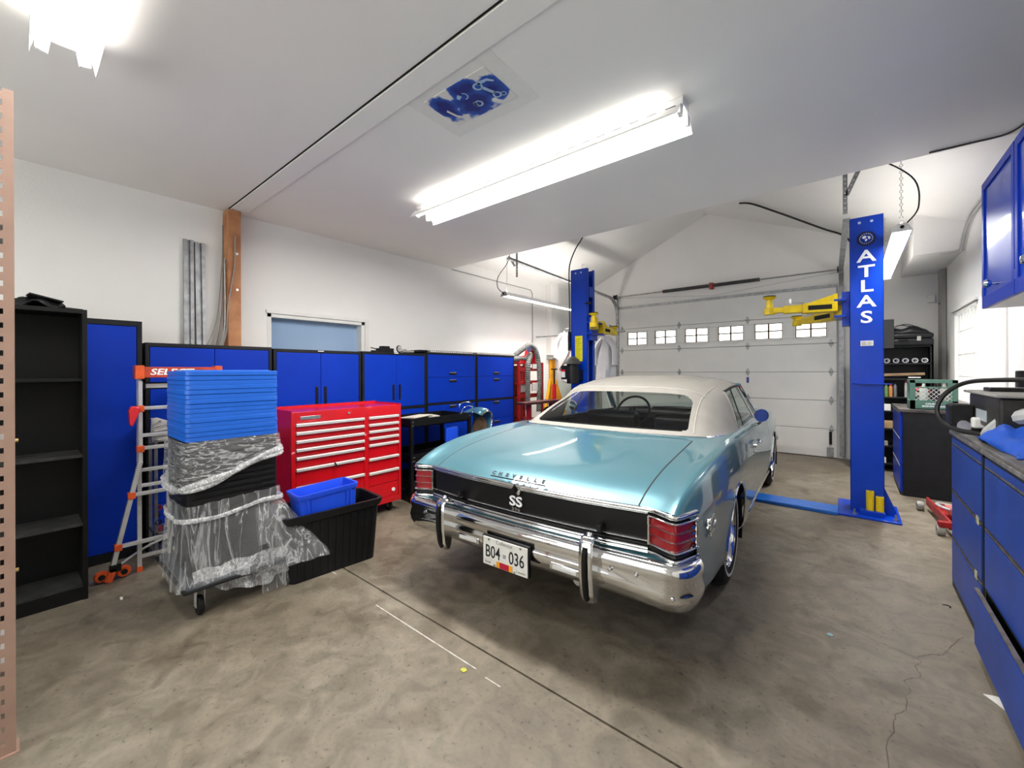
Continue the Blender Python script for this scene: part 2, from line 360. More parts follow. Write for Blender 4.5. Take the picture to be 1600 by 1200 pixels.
# ---- garage door
gd = ST(T('door_1', '', '', (DX0, YD, 0))); del gd['label']; del gd['category']
W = DX1-DX0+.08; sh = .4567; n = 6
WINZ0, WINZ1 = 1.935, 2.205
wc = [-3.425, -2.84, -2.255, -1.667, -1.08, -.49]
ww = .415
for k in range(n):
    z0 = k*sh+.003; z1 = (k+1)*sh-.003; b = MB()
    if k != 4: b.box(-.04, W-.04, -.05, -.005, z0, z1)
    else:
        b.box(-.04,W-.04,-.05,-.005,z0,WINZ0); b.box(-.04,W-.04,-.05,-.005,WINZ1,z1)
        xs = [-.04]+[v for c in wc for v in (c-ww/2-DX0, c+ww/2-DX0)]+[W-.04]
        for i in range(0,len(xs),2): b.box(xs[i],xs[i+1],-.05,-.005,WINZ0,WINZ1)
    b.out('panel', DOORW, gd, bevel=.004)
    if k: BX(-.04,W-.04,-.02,-.006,z0-.012,z0+.006).out('joint_backing', GREYM, gd)  # strip added behind each panel gap to stop outside light leaking in
BX(-.04,W-.04,-.06,-.045,sh*6-.03,sh*6+.02).out('top_rail', GALV, gd)
BX(-.04,W-.04,-.05,-.0,-.0,.012).out('bottom_seal', RUBBER, gd)
MUNT = mat('muntin_brown', lin((110,88,66)), .5, noise=.1)
for c in wc:
    c -= DX0; b = MB(); e = .022
    for r in ((c-ww/2-e,c+ww/2+e,WINZ1,WINZ1+e),(c-ww/2-e,c+ww/2+e,WINZ0-e,WINZ0),(c-ww/2-e,c-ww/2,WINZ0,WINZ1),(c+ww/2,c+ww/2+e,WINZ0,WINZ1)): b.box(r[0],r[1],-.064,-.045,r[2],r[3])
    wf = b.out('window_frame', DOORW, gd, bevel=.003)
    b = MB(); b.box(c-.012,c+.012,-.045,-.02,WINZ0,WINZ1); b.box(c-ww/2,c+ww/2,-.045,-.02,(WINZ0+WINZ1)/2-.010,(WINZ0+WINZ1)/2+.010)
    for r in ((c-ww/2,c-ww/2+.013,WINZ0,WINZ1),(c+ww/2-.013,c+ww/2,WINZ0,WINZ1)): b.box(r[0],r[1],-.04,-.01,r[2],r[3])
    b.box(c-ww/2,c+ww/2,-.04,-.01,WINZ0,WINZ0+.012); b.box(c-ww/2,c+ww/2,-.04,-.01,WINZ1-.012,WINZ1)
    b.out('muntin', MUNT, wf)
    BX(c-ww/2,c+ww/2,-.018,-.014,WINZ0,WINZ1).out('pane', GLASS, wf)
# hinges (diamond leaf) at panel joints
def hinge(x, z):
    b = MB(); b.prism([(x,z-.075),(x+.028,z-.02),(x+.028,z+.02),(x,z+.075),(x-.028,z+.02),(x-.028,z-.02)],'y',-.056,-.05)
    b.cyl((x-.03,-.06,z),(x+.03,-.06,z),.011,8); return b.out('hinge', GALV, gd)
for k in range(1,6):
    for x in (1.23, 2.405): hinge(x, k*sh)
    hinge(.05, k*sh); hinge(W-.11, k*sh)
BX(2.385,2.425,-.058,-.05,1.18,1.28).out('warning_tag', mat('tag_blue', lin((70,80,150)), .5, noise=.2), gd)
BX(W-.17,W-.08,-.062,-.05,.02,.17).out('bottom_bracket', GALV, gd); 
MB().cyl((W-.12,-.07,.22),(W-.12,-.07,.42),.018,10).out('roller_spring', BLACK, gd)
# tracks
for sgn, x in ((-1,DX0-.05),(1,DX1+.05)):
    x += .05 if sgn > 0 else 0
    t = T('door_track', 'galvanised %s track of the garage door curving back under the ceiling' % ('left-hand' if sgn<0 else 'right-hand'), 'track', (x,YD,0))
    pts = [(0,-.06,.05),(0,-.06,2.55)]+[(0,-.06-.38*(1-math.cos(a)),2.55+.38*math.sin(a)) for a in [PI/2*i/8 for i in range(1,9)]]
    tx = .0 if sgn < 0 else .075
    yend = -3.7 if sgn < 0 else -2.55
    pts += [(tx,yend,2.93+(.12 if sgn<0 else .1))]
    b = MB()
    for i in range(len(pts)-1): b.bar(pts[i],pts[i+1],.03,.06,(1,0,0))
    b.out('rail', GALV, t)
    b = MB(); b.bar((sgn*.02,-.01,.02),(sgn*.02,-.01,2.95),.045,.02,(1,0,0)); b.out('wall_angle', GALV, t)
    for z in (.4,.9,1.4,1.9,2.4): BX(-.02+sgn*.01,.02+sgn*.01,-.05,-.0,z-.03,z+.03).out('bracket', GALV, t)
# torsion assembly
ts = T('torsion_spring_shaft', 'steel torsion shaft with dark coil springs above the garage door', 'spring', (DX0,YD,2.972))
MB().cyl((-.1,-.09,0),(W+.02,-.09,0),.0125,10).out('shaft', STEEL, ts)
for x0,x1 in ((.95,1.78),(1.86,2.60)):
    b = MB(); N = 44
    b.tube([(x0+(x1-x0)*i/ (N*6), -.09+.031*math.cos(2*PI*i/6), .031*math.sin(2*PI*i/6)) for i in range(N*6)], .0065, 4)
    b.cyl((x0,-.09,0),(x1,-.09,0),.030,10); sp_ = b.out('coil', mat('spring_steel', (.10,.10,.10), .5, metal=.6, noise=.3), ts)
    MB().cyl((x0-.02,-.09,0),(x0,-.09,0),.03,12).out('cone', mat('cone_red', lin((150,60,50)), .6, noise=.3), ts)
b = MB(); b.box(1.79,1.85,-.11,-.0,-.06,.05); b.out('anchor_bracket', mat('anchor_red', lin((170,70,60)), .6, noise=.3), ts)
for x in (-.08, W): 
    MB().lathe([(.012,-.03),(.055,-.03),(.055,-.025),(.045,-.02),(.045,.02),(.055,.025),(.055,.03),(.012,.03)],(x,-.09,0),(1,0,0),16).out('cable_drum', BLACK, ts)
# lifting cable strings
MB().tube([(-.05,-.1,-.02),(W/2,-.1,-.19),(W-.02,-.1,-.04)],.003,5).out('cord', STEEL, ts)

CRK = mat('crack_dark', (.13,.105,.08), .9, noise=.3)
ck = crack([(-.05,2.95),(.078,2.838),(.174,2.802),(.241,2.786),(.256,2.752),(.233,2.696),(.243,2.635),(.189,2.541),(.198,2.477),(.179,2.408),(.179,2.331),(.14,2.267),(.13,2.201),(.10,2.0),(.14,1.8),(.06,1.5)]) if False else None
def crackobj(name, pts):
    o = crack([(x,y,0) for x,y in pts]).out(name, CRK); ST(o)
crackobj('trim_8', [(-.05,2.9),(.078,2.838),(.174,2.802),(.241,2.786),(.256,2.752),(.233,2.696),(.243,2.635),(.189,2.541),(.198,2.477),(.179,2.408),(.179,2.331),(.14,2.267),(.13,2.201),(.10,2.0),(.14,1.8),(.06,1.5)])
crackobj('trim_8', [(.25,2.79),(.30,2.86),(.345,2.894),(.405,3.053),(.454,3.157)])
# ================================================================== LIGHT FIXTURES
def fixture(label, x0, x1, y, z, power, group='twin-tube strip lights on the flat ceiling', wing=.135):
    L = x1-x0; t = T('strip_light', label, 'ceiling light', ((x0+x1)/2, y, z), 0, group)
    h = L/2; WG = wing
    BX(-h,h,-.055,.055,-.05,0).out('housing', LAMPW, t, bevel=.004)
    for s in (-1,1):
        b = MB(); b.grid([[(-h-.0,s*.058,-.05),(h,s*.058,-.05)],[(-h,s*.09,-.068),(h,s*.09,-.068)],[(-h,s*WG,-.125),(h,s*WG,-.125)],[(-h,s*(WG+.002),-.137),(h,s*(WG+.002),-.137)]])
        b.out('reflector', LAMPW, t, solid=.002)
        b = MB(); n = int(L/.11)
        for i in range(n):
            x = -h+.06+i*(L-.12)/(n-1); a = Vector((0,s,-.35)).normalized()
            b.obox((x,s*.080,-.0585),(1,0,0),a,(0,s*.35,1),.03,.007,.0012)
        sl = b.out('slot', HOLE, t); sl['kind'] = 'stuff'
        for e in (-1,1):
            b = MB(); b.prism([(s*.04,-.05),(s*.09,-.06),(s*.09,-.11),(s*.05,-.12)],'x',e*(h-.02),e*(h-.0)); b.out('lampholder', LAMPW, t)
        MB().cyl((-h+.02,s*.065,-.098),(h-.02,s*.065,-.098),.016,12).out('tube', TUBE, t)
    for e in (-1,1):
        b = MB(); b.prism([(-.058,-.048),(.058,-.048),(.058,0),(-.058,0)],'x',e*h,e*(h+.003)); b.out('end_cap', LAMPW, t)
    al = bpy.data.lights.new('light_panel','AREA'); al.shape = 'RECTANGLE'; al.size = L-.06; al.size_y = .20; al.energy = power*TUBE_W; al.color = (1,.955,.895)
    lo = bpy.data.objects.new('light_glow', al); COL.objects.link(lo); lo.parent = t; lo.location = (0,0,-.125)
    for s in (-1,1):
        a2 = bpy.data.lights.new('upward_glow','AREA'); a2.shape = 'RECTANGLE'; a2.size = L-.2; a2.size_y = .012; a2.energy = 1.1*L; a2.color = (1,.96,.9)
        l2 = bpy.data.objects.new('upward_glow', a2); COL.objects.link(l2); l2.parent = t; l2.location = (0,s*.105,-.074); l2.rotation_euler = (PI,0,0)
    return t
fixture('white twin-tube strip light hanging over the teal car, beside the blue overspray', -3.18, -.74, 2.505, ZC-.002, 165)
fixture('bright strip light cut off by the top left corner of the picture', -2.85, -.5, .152, ZC-.002, 20, wing=.105)
fixture('strip light added for fill on the ceiling behind the camera, out of view', -2.92, -.5, -1.6, ZC-.002, 18)  # extra unseen fixture added to light the near end
def hanging(label, x, y0, y1, z, power, cable):
    L = y1-y0; t = T('shop_light', label, 'hanging light', (x,(y0+y1)/2,z), 0, 'chain-hung shop lights under the sloped ceiling'); h = L/2
    b = MB(); b.prism([(-.07,-.03),(-.03,.03),(.03,.03),(.07,-.03),(.062,-.03),(.026,.022),(-.026,.022),(-.062,-.03)],'y',-h,h); b.out('hood', LAMPW, t)
    for e in (-1,1):
        b = MB(); b.prism([(-.07,-.035),(-.03,.032),(.03,.032),(.07,-.035)],'y',e*h,e*(h+.012)); ec = b.out('end_plate', GREYM if x < -1 else LAMPW, t)
    MB().cyl((0,-h-.013,.0),(0,-h-.02,.0),.014,10).out('knockout', HOLE, t)
    for s in (-1,1): MB().cyl((s*.03,-h,-.015),(s*.03,h,-.015),.016,10).out('tube', TUBE, t)
    zt = ((RZ-.448*(RX-x)) if x < RX else (RZ-.413*(x-RX)))-z
    for yy in (-h+.06, h-.1):
        b = MB(); k = int((zt-.03)/.028)
        for i in range(k): b.ring((0,yy,.03+.014+i*.028),(1,0,0) if i%2 else (0,1,0),.011,.0022,8,4)
        c = b.out('chain', GALV, t); c['kind'] = 'stuff'
    MB().tube(spline(cable,8),.006,6).out('power_cord', CABLE, t)
    al = bpy.data.lights.new('light_panel','AREA'); al.shape = 'RECTANGLE'; al.size = .09; al.size_y = L-.04; al.spread = math.radians(118); al.energy = power*TUBE_W; al.color = (1,.955,.895)
    lo = bpy.data.objects.new('light_glow', al); COL.objects.link(lo); lo.parent = t; lo.location = (0,0,-.035)
    a2 = al.copy(); a2.spread = PI; a2.energy = (28 if x < -1 else 15)*TUBE_W; a2.size = .05; lo2 = bpy.data.objects.new('upward_glow', a2); COL.objects.link(lo2); lo2.parent = t; lo2.location = (0,0,.036); lo2.rotation_euler = (PI,0,0)  # upward lamp added over the closed hood to brighten vault and door wall
    return t
hanging('glowing shop light hanging by the left wall behind the left lift post', -4.0, 4.68, 7.1, 2.56, 58, [(0,-1.2,.0),(-.03,-1.32,.08),(-.06,-1.28,.25),(.05,-1.2,.45),(.06,-1.15,.6)])
hanging('glowing shop light hanging on a chain behind the lettered lift post', .345, 4.8, 7.2, 2.61, 66, [(.03,-1.19,.03),(.10,-1.22,.15),(.05,-1.3,.38),(-.25,-1.35,.62),(-.6,-1.3,.66)])

# ================================================================== LEFT WALL UNITS
YF = -4.23
# black bookcase
t = T('bookcase', 'tall black open bookcase with dusty empty shelves at the left edge', 'bookcase', (-3.655, .29, 0))
for y in (-.02, -.9): BX(-.30,0,y,y+.02,0,1.79).out('side_panel', VENEER, t, bevel=.001)
BX(-.30,-.294,-.9,0,.02,1.79).out('back_panel', VENEER, t)
BX(-.30,.003,-.9,0,1.765,1.79).out('top_panel', VENEER, t, bevel=.001)
BX(-.02,-.005,-.88,-.02,0,.08).out('kick_board', VENEER, t)
for z in (.085, .462, .885, 1.355): BX(-.285,-.01,-.878,-.022,z-.008,z+.010).out('shelf', DUST if z < 1.2 else VENEER, t, bevel=.001)
for s in (0,): BX(-.0,.002,-.022,.0,0,1.79).out('edge_strip', VENEER, t)
cb = T('folded_cap', 'crumpled black cloth cap lying on top of the black bookcase', 'hat', (-3.77, .09, 1.79))
rows = []
for i in range(9):
    r = []
    for j in range(12):
        x = -.09+.18*i/8; y = -.09+.20*j/11; d = 1-((x/.1)**2*.7+((y-.0)/.12)**2*.7)
        r.append((x, y, max(.004, .05*max(0,d)+.018*math.sin(i*1.3+j*.9))))
    rows.append(r)
MB().grid(rows).out('crown', BPLAS, cb, solid=.006, smooth=True)
MB().obox((.02,.03,.06),(1,.1,0),(0,1,-.25),(0,.25,1),.06,.07,.004).out('flap', RUBBER, cb)
MB().obox((.01,.12,.008),(1,.1,0),(0,1,-.05),(0,.05,1),.06,.06,.003).out('brim', BLACK, cb)
# tall blue cabinet
t = T('wardrobe_cabinet', 'tall blue cabinet with a charcoal frame beside the black bookcase', 'cabinet', (YF, .632, 0))
BX(-.46,-.02,-.91,0,0,1.795).out('carcass', FRAME, t, bevel=.003)
BX(-.02,0,-.91,-.88,0,1.795).out('frame_side', FRAME, t, bevel=.002); BX(-.02,0,-.03,0,0,1.795).out('frame_side', FRAME, t, bevel=.002)
BX(-.02,0,-.88,-.03,1.755,1.795).out('frame_head', FRAME, t, bevel=.002); BX(-.02,0,-.88,-.03,0,.07).out('plinth', FRAME, t)
BX(-.019,-.003,-.877,-.457,.073,1.752).out('door', BLUE, t, bevel=.002); BX(-.019,-.003,-.453,-.033,.073,1.752).out('door', BLUE, t, bevel=.002)
# two-door units
def two_door(label, y0, y1, top, zdoor, handles, ztop_s=0):
    t = T('storage_cabinet', label, 'cabinet', (YF, y0, 0), 0, 'blue two-door cabinets along the left wall'); Wd = y1-y0
    BX(-.46,-.02,0,Wd,0,top).out('carcass', FRAME, t, bevel=.003)
    for a in (0, Wd-.025): BX(-.02,0,a,a+.025,0,top).out('frame_side', FRAME, t, bevel=.002)
    BX(-.02,0,.025,Wd-.025,top-.03,top).out('frame_head', FRAME, t, bevel=.002)
    BX(-.02,0,.025,Wd-.025,zdoor-.035,zdoor-.003).out('frame_rail', FRAME, t); BX(-.02,0,.025,Wd-.025,0,.06).out('plinth', FRAME, t)
    m_ = Wd/2
    for s,(a,b_) in enumerate(((.028,m_-.002),(m_+.002,Wd-.028))):
        d = BX(-.018,-.002,a,b_,zdoor,top-.033).out('door', BLUE, t, bevel=.002)
        if handles:
            hy = (b_-.055) if s == 0 else (a+.03); BX(-.004,.006,hy,hy+.028,handles[0],handles[1]).out('handle', BLACK, d, bevel=.004)
    for k,(a,b_) in enumerate(((.063,zdoor-.30),(zdoor-.297,zdoor-.038))):
        if a < b_: d = BX(-.018,-.002,.028,Wd-.028,a,b_-.003).out('drawer', BLUE, t, bevel=.002); BX(-.004,.004,m_-.05,m_+.05,b_-.04,b_-.025).out('pull', BLACK, d)
    BX(0,.001,m_-.03,m_+.03,top-.014,top-.006).out('name_plate', MARK, t) if handles else None
    return t
two_door('wide blue two-door cabinet half hidden by the blue lids and ladder', .65, 1.555, 1.635, .66, None)
two_door('blue two-door cabinet with long black handles behind the red tool chest', 1.57, 2.475, 1.625, .66, (1.05,1.25))
two_door('narrower looking blue two-door cabinet with caster parts lying on top', 2.49, 3.39, 1.632, .975, (1.06,1.245))
def drawer_cab(label, y0, y1):
    t = T('drawer_cabinet', label, 'cabinet', (YF, y0, 0), 0, 'blue drawer cabinets at the far end of the row'); Wd = y1-y0; top = 1.65
    BX(-.46,-.02,0,Wd,0,top).out('carcass', FRAME, t, bevel=.003)
    for a in (0, Wd-.02): BX(-.02,0,a,a+.02,0,top).out('frame_side', FRAME, t, bevel=.002)
    BX(-.02,0,.02,Wd-.02,top-.025,top).out('frame_head', FRAME, t, bevel=.002); BX(-.02,0,.02,Wd-.02,.955,.985).out('frame_rail', FRAME, t)
    BX(-.02,0,.02,Wd-.02,0,.06).out('plinth', FRAME, t)
    for (a,b_,hz) in ((1.325,1.622,1.37),(.988,1.321,1.27),(.68,.952,.92),(.36,.676,.62),(.063,.356,.30)):
        d = BX(-.018,-.002,.023,Wd-.023,a,b_).out('drawer', BLUE, t, bevel=.002); m_ = Wd/2
        b = MB(); b.prism([(m_-.07,hz),(m_-.06,hz-.018),(m_+.06,hz-.018),(m_+.07,hz),(m_+.06,hz+.018),(m_-.06,hz+.018)],'x',-.003,.0015); b.out('recessed_pull', HOLE, d)
        BX(.001,.004,m_-.06,m_+.06,hz+.010,hz+.018).out('pull_lip', GREYM, d)
    return t
drawer_cab('blue drawer cabinet behind the black service cart', 3.40, 4.31)
drawer_cab('blue drawer cabinet at the end of the row next to the red hose stand', 4.325, 5.19)
# things on top of the row
t = T('caster_bracket', 'black caster with a grey wheel lying on the two-door cabinet', 'caster', (-4.34, 2.92, 1.632))
b = MB(); b.ring((.08,.08,.045),(1,.2,.1),.038,.008,20,8); b.out('tyre', RUBBER, t, smooth=True)
MB().cyl((.072,.08,.045),(.088,.08,.045),.036,18).out('wheel_disc', ALU, t)
for i in range(5):
    a = 2*PI*i/5; MB().cyl((.09,.08,.045),(.09,.08+.034*math.cos(a),.045+.034*math.sin(a)),.005,6).out('spoke', GREYM, t)
b = MB(); b.box(-.05,.06,-.16,.02,0,.05); b.box(-.03,.05,-.13,-.03,.05,.075); b.box(-.0,.05,-.26,-.16,.0,.02); b.bar((.04,-.28,.05),(.04,-.14,.02),.02,.01); b.out('bracket', BLACK, t, bevel=.004)
b = MB(); b.box(-.04,.06,.14,.32,.01,.035); b.bar((.05,.10,.02),(.05,.2,.045),.03,.015); b.out('arm', GREYM, t, bevel=.004)
def strip_board(label, y0, y1, x, z):
    t = T('trim_board', label, 'board', (x,y0,z), 0, 'slotted boards on the drawer cabinets'); L = y1-y0
    BX(-.07,.0,0,L,0,.028).out('board', mat('worn_board', (.28,.26,.23), .7, noise=.5, nscale=18), t, bevel=.003)
    b = MB(); n = int(L/.035)
    for i in range(n): b.box(0,.0012,.03+i*.035,.03+i*.035+.018,.008,.02)
    q = b.out('slot_print', MARK, t); q['kind'] = 'stuff'
strip_board('slotted grey board on the drawer cabinet behind the service cart', 3.45, 4.25, -4.24, 1.65)
strip_board('slotted grey board on the drawer cabinet by the red hose stand', 4.32, 5.2, -4.24, 1.65)
t = tag(BX(-4.6,-4.26,3.30,3.44,1.652,1.68).out('wedge_block', BLACK, bevel=.006), 'flat black block lying between the caster and the slotted boards', 'block')
tag(BX(-4.62,-4.5,2.46,2.62,1.632,1.67).out('black_case', BLACK, bevel=.006), 'low black case lying on the cabinet corner beside the window', 'case') if False else None
# wood post on the wall
t = T('wood_post', 'rough fir post fixed to the left wall up to the ceiling', 'post', (-4.675, 1.362, 0))
BX(-.075,.075,-.055,.055,1.2,2.97).out('timber', WOOD, t, bevel=.004)
for z in (2.2, 2.55): MB().cyl((.075,.02,z),(.082,.02,z),.012,8).out('bolt', STEEL, t)
# metal channels leaning on the wall, standing on the cabinet tops behind
for i,(y,dy,top) in enumerate(((1.03,0,2.63),(1.115,.01,2.62))):
    b = MB(); prof = [(-.038,.0),(-.038,.03),(-.012,.03),(-.008,.012),(.008,.012),(.012,.03),(.038,.03),(.038,.0),(.034,.0),(.034,.026),(.016,.026),(.012,.008),(-.012,.008),(-.016,.026),(-.034,.026),(-.034,0)]
    rows = [[(-4.73+p[1],y+p[0]+dy,1.2) for p in prof+[prof[0]]],[(-4.745+p[1],y+p[0],top) for p in prof+[prof[0]]]]
    b.grid(rows); o = b.out('steel_channel', GALV); tag(o, ['dull steel channel leaning on the left wall, the one farther from the post','dull steel channel leaning on the left wall, the one nearer the post'][i], 'metal channel', 'steel channels leaning on the wall')
rods = [((-4.71,1.235,1.64),(-4.73,1.30,2.84),.005,'thin steel rod leaning against the fir post from the left'),((-4.70,1.165,1.66),(-4.73,1.305,2.7),.004,'thinnest bent steel rod slanting up to the post top'),((-4.62,1.25,1.64),(-4.66,1.30,2.5),.010,'bright steel tube leaning beside the fir post')]
for p,q,r,l in rods:
    m_ = ((p[0]+q[0])/2,(p[1]+q[1])/2+.02,(p[2]+q[2])/2-.2)
    tag(MB().tube(spline([p,m_,q],6),r,6).out('steel_rod', STEEL if r>.004 else GREYM, smooth=True), l, 'rod')
tag(MB().tube(spline([(-4.585,1.255,1.64),(-4.585,1.29,1.8),(-4.585,1.30,2.0),(-4.585,1.36,2.45),(-4.585,1.36,2.6),(-4.585,1.365,2.72)],6),.006,6).out('bent_rod', GREYM, smooth=True), 'dark bent rod leaning across the face of the fir post', 'rod')

# ---- ladder
t = T('multi_ladder', 'silver and orange articulated ladder folded against the blue cabinets', 'ladder', (-3.83, .50, 0))
LT = 1.44; ya, yb = .06, .52
for y in (ya, yb):
    BX(-.06,-.03,y-.012,y+.012,.03,LT-.07).out('inner_rail', ALU, t, bevel=.002)
    BX(-.063,-.027,y-.015,y+.015,0,.035).out('foot', ORANGE, t)
for s,y in ((-1,ya),(1,yb)):
    b = MB(); b.bar((0,y,LT-.1),(0,y,.76),.022,.03,(1,0,0)); b.out('outer_rail', ALU, t)
    b = MB(); b.bar((0,y,.78),(.0,y+s*.15,.05),.026,.034,(1,0,0)); b.out('flared_rail', ALU, t, bevel=.002)
    b = MB(); b.bar((0,y+s*.135,.09),(.0,y+s*.165,.0),.04,.04,(1,0,0)); b.out('rubber_foot', ORANGE, t, bevel=.006)
    for dy in (-.05, .06):
        wq = MB(); wq.lathe([(.008,-.015),(.033,-.015),(.038,-.006),(.038,.006),(.033,.015),(.008,.015)],(-.01,y+s*.145+dy,.045),(1,.1,0),18); wh = wq.out('wheel', ORANGE, t, smooth=True)
        MB().cyl((.01,y+s*.145+dy,.045),(.014,y+s*.145+dy,.045),.018,12).out('hub', BLACK, wh)
    BX(.0,.02,y+s*.13-.03,y+s*.13+.03,.06,.11).out('wheel_bracket', BLACK, t, bevel=.004)
    for z in (1.15,.87): BX(-.02,.022,y-.02,y+.02,z-.025,z+.02).out('rung_clamp', ORANGE, t, bevel=.003)
    for z,k in ((.555,.29),(.22,.76)):
        yy = y+s*.15*(.78-z)/.73; BX(-.02,.022,yy-.02,yy+.02,z-.025,z+.02).out('rung_clamp', ORANGE, t, bevel=.003)
for z in (1.15,.87,.96): BX(-.02,.01,ya,yb,z-.012,z+.012).out('rung', ALU, t, bevel=.003)
for z in (.555,.22):
    e = .15*(.78-z)/.73; BX(-.012,.018,ya-e,yb+e,z-.012,z+.012).out('rung', ALU, t, bevel=.003)
for z in (.71,.60,.10): BX(-.058,-.034,ya,yb,z-.012,z+.012).out('rung', ALU, t, bevel=.003)
b = MB(); b.tube(spline([(-.0,ya-.10,.10),(-.1,ya+.1,.16),(-.12,yb,.2)],6),.008,6); b.out('brace', ALU, t)
BX(-.03,.03,ya-.035,ya+.035,.22,.31).out('lock_handle', ORANGE, t, bevel=.006) if False else None
BX(.0,.03,ya-.02,yb+.02,LT-.075,LT).out('head_plate', mat('plate_orange', lin((190,70,45)), .5, noise=.3, nscale=16), t, bevel=.003)
for y in (ya,yb): BX(-.065,.035,y-.03,y+.02,LT-.085,LT+.01).out('head_cap', ORANGE, t, bevel=.005)
text('lettering','SELECT',.06,basis((.031,(ya+yb)/2-.06,LT-.037),(0,1,0),(0,0,1)),MARK,t,.001,sx=1.25,offset=.0015,shear=.2)
b = MB(); b.prism([(ya-.065,1.14),(ya-.055,1.165),(ya-.03,1.17),(ya-.005,1.155),(ya-.015,1.11),(ya-.045,1.03),(ya-.06,1.04)],'x',.0,.05); b.out('release_lever', mat('lever_red', lin((214,40,50)), .4, noise=.1), t, bevel=.008)
BX(-.085,-.065,ya+.02,yb,LT-.16,LT-.11).out('cross_brace', BLACK, t); BX(-.064,-.06,ya+.04,ya+.16,LT-.15,LT-.12).out('data_label', STICK, t)

# parts rack behind the ladder
t = T('parts_rack', 'low bare steel rack with two trays behind the ladder', 'rack', (-4.08, .78, 0))
for z in (.86,.21,.06): BX(-.12,.10,-.12,.50,z-.02,z).out('tray', STEEL, t, bevel=.003)
for x in (-.11,.09):
    for y in (-.11,.49): BX(x-.01,x+.01,y-.01,y+.01,0,.90).out('post', STEEL, t)
cs = T('engine_casting', 'white ribbed engine casting lying on the upper tray behind the ladder', 'engine part', (-4.02,.82,.86))
rows = []
for i in range(12):
    a = i/11; rows.append([(-.1+.02*math.sin(a*9), -.16+.36*a, 0), (-.02,-.16+.36*a,.02), (-.02+.03*math.sin(a*7),-.17+.37*a,.10+.05*math.sin(a*5)), (-.06,-.16+.36*a,.19-.10*a+.012*math.sin(a*15)), (-.12,-.16+.36*a,.19-.10*a)])
MB().grid(rows).out('body', mat('casting_white', (.62,.61,.58), .5, noise=.15, nscale=15), cs, solid=.01, smooth=True)
for k in range(4): MB().tube(spline([(-.0,-.15,.03+k*.035),(.02,-.02,.045+k*.035),(.01,.16,.02+k*.03)],6),.006,6).out('rib', mat('casting_white',(0,0,0)), cs)
for k in range(3): MB().cyl((-.02,-.12+k*.05,.17-k*.012),(.0,-.12+k*.05,.172-k*.012),.008,8).out('boss', GREYM, cs)
for i in range(16):
    y = .68+(i%4)*.055+random.uniform(-.01,.01); z = .212+(i//4)*.052; x = -3.985+random.uniform(-.02,.0)
    o = MB(); o.lathe([(.008,-.012),(.021,-.012),(.021,.012),(.012,.012),(.010,.0)],(x,y,z+.022),(1,random.uniform(-.3,.3),.1),12)
    o = o.out('socket', CHROME if i%3 else mat('anodised_red', lin((190,60,45)), .3, metal=.6), smooth=True)
    tag(o, ('chrome' if i%3 else 'red')+' socket in the heap on the lower tray behind the ladder', 'socket', ('chrome' if i%3 else 'red')+' sockets on the lower tray')

# ---- platform dolly with crates, lids, film
t = T('platform_dolly', 'dark platform dolly with a tubular handle under the wrapped crates', 'dolly', (-3.17, .9, 0))
BX(-.36,.34,-.30,.36,.165,.195).out('deck', mat('deck_grey', (.05,.055,.065), .5, noise=.3), t, bevel=.01)
BX(-.375,.355,-.315,.375,.172,.188).out('bumper', RUBBER, t, bevel=.006)
for x in (-.28,.26):
    for y in (-.22,.29):
        c = MB(); c.lathe([(.008,-.014),(.05,-.014),(.056,-.007),(.056,.007),(.05,.014),(.008,.014)],(x,y,.056),(0,1,0),20); cw_ = c.out('caster_wheel', RUBBER, t, smooth=True)
        b = MB(); b.box(x-.02,x+.02,y-.022,y-.018,.05,.16); b.box(x-.02,x+.02,y+.018,y+.022,.05,.16); b.box(x-.04,x+.04,y-.03,y+.03,.155,.165); b.out('caster_fork', ALU, cw_)
MB().tube(spline([(-.34,-.24,.2),(-.34,-.24,.75),(-.34,-.2,.82),(-.34,.0,.84),(-.34,.24,.82),(-.34,.28,.75),(-.34,.28,.2)],5),.013,8).out('handle', GREYM, t, smooth=True)
CX, CY = -3.14, .862      # stack centre
def rrect(hx, hy, r, z, n=4, cx=0, cy=0):
    P = []
    for (sx,sy,a0) in ((1,1,0),(-1,1,PI/2),(-1,-1,PI),(1,-1,3*PI/2)):
        for k in range(n+1): a = a0+PI/2*k/n; P.append((cx+sx*(hx-r)+r*math.cos(a), cy+sy*(hy-r)+r*math.sin(a), z))
    return P
def loftring(b, rings, close_top=False, close_bot=True):
    n = len(rings[0]); base = b.add([p for r in rings for p in r])
    for i in range(len(rings)-1):
        for j in range(n): b.face([base+i*n+j, base+i*n+(j+1)%n, base+(i+1)*n+(j+1)%n, base+(i+1)*n+j])
    if close_bot: b.face([base+j for j in range(n)][::-1])
    if close_top: b.face([base+(len(rings)-1)*n+j for j in range(n)])
def crate_mesh(h, name, hx=.235, hy=.24, tp=.03):
    b = MB(); loftring(b, [rrect(hx-tp,hy-tp,.03,0), rrect(hx-.012,hy-.012,.03,h-.05), rrect(hx,hy,.03,h-.045), rrect(hx,hy,.03,h), rrect(hx-.016,hy-.016,.03,h), rrect(hx-.03,hy-.03,.03,h-.06), rrect(hx-tp-.012,hy-tp-.012,.02,.012)])
    b.face([len(b.v)-20+j for j in range(20)])
    return b.out(name, BPLAS, smooth=True)
base_c = crate_mesh(.44, 'stacking_crate')
base_c.location = (CX, CY, .195); tag(base_c, 'bottom black crate on the dolly, its whole side showing through the film', 'crate', 'black crates nested on the dolly')
slotm = HOLE
NCR = 10; pitch = (.995-.635)/NCR
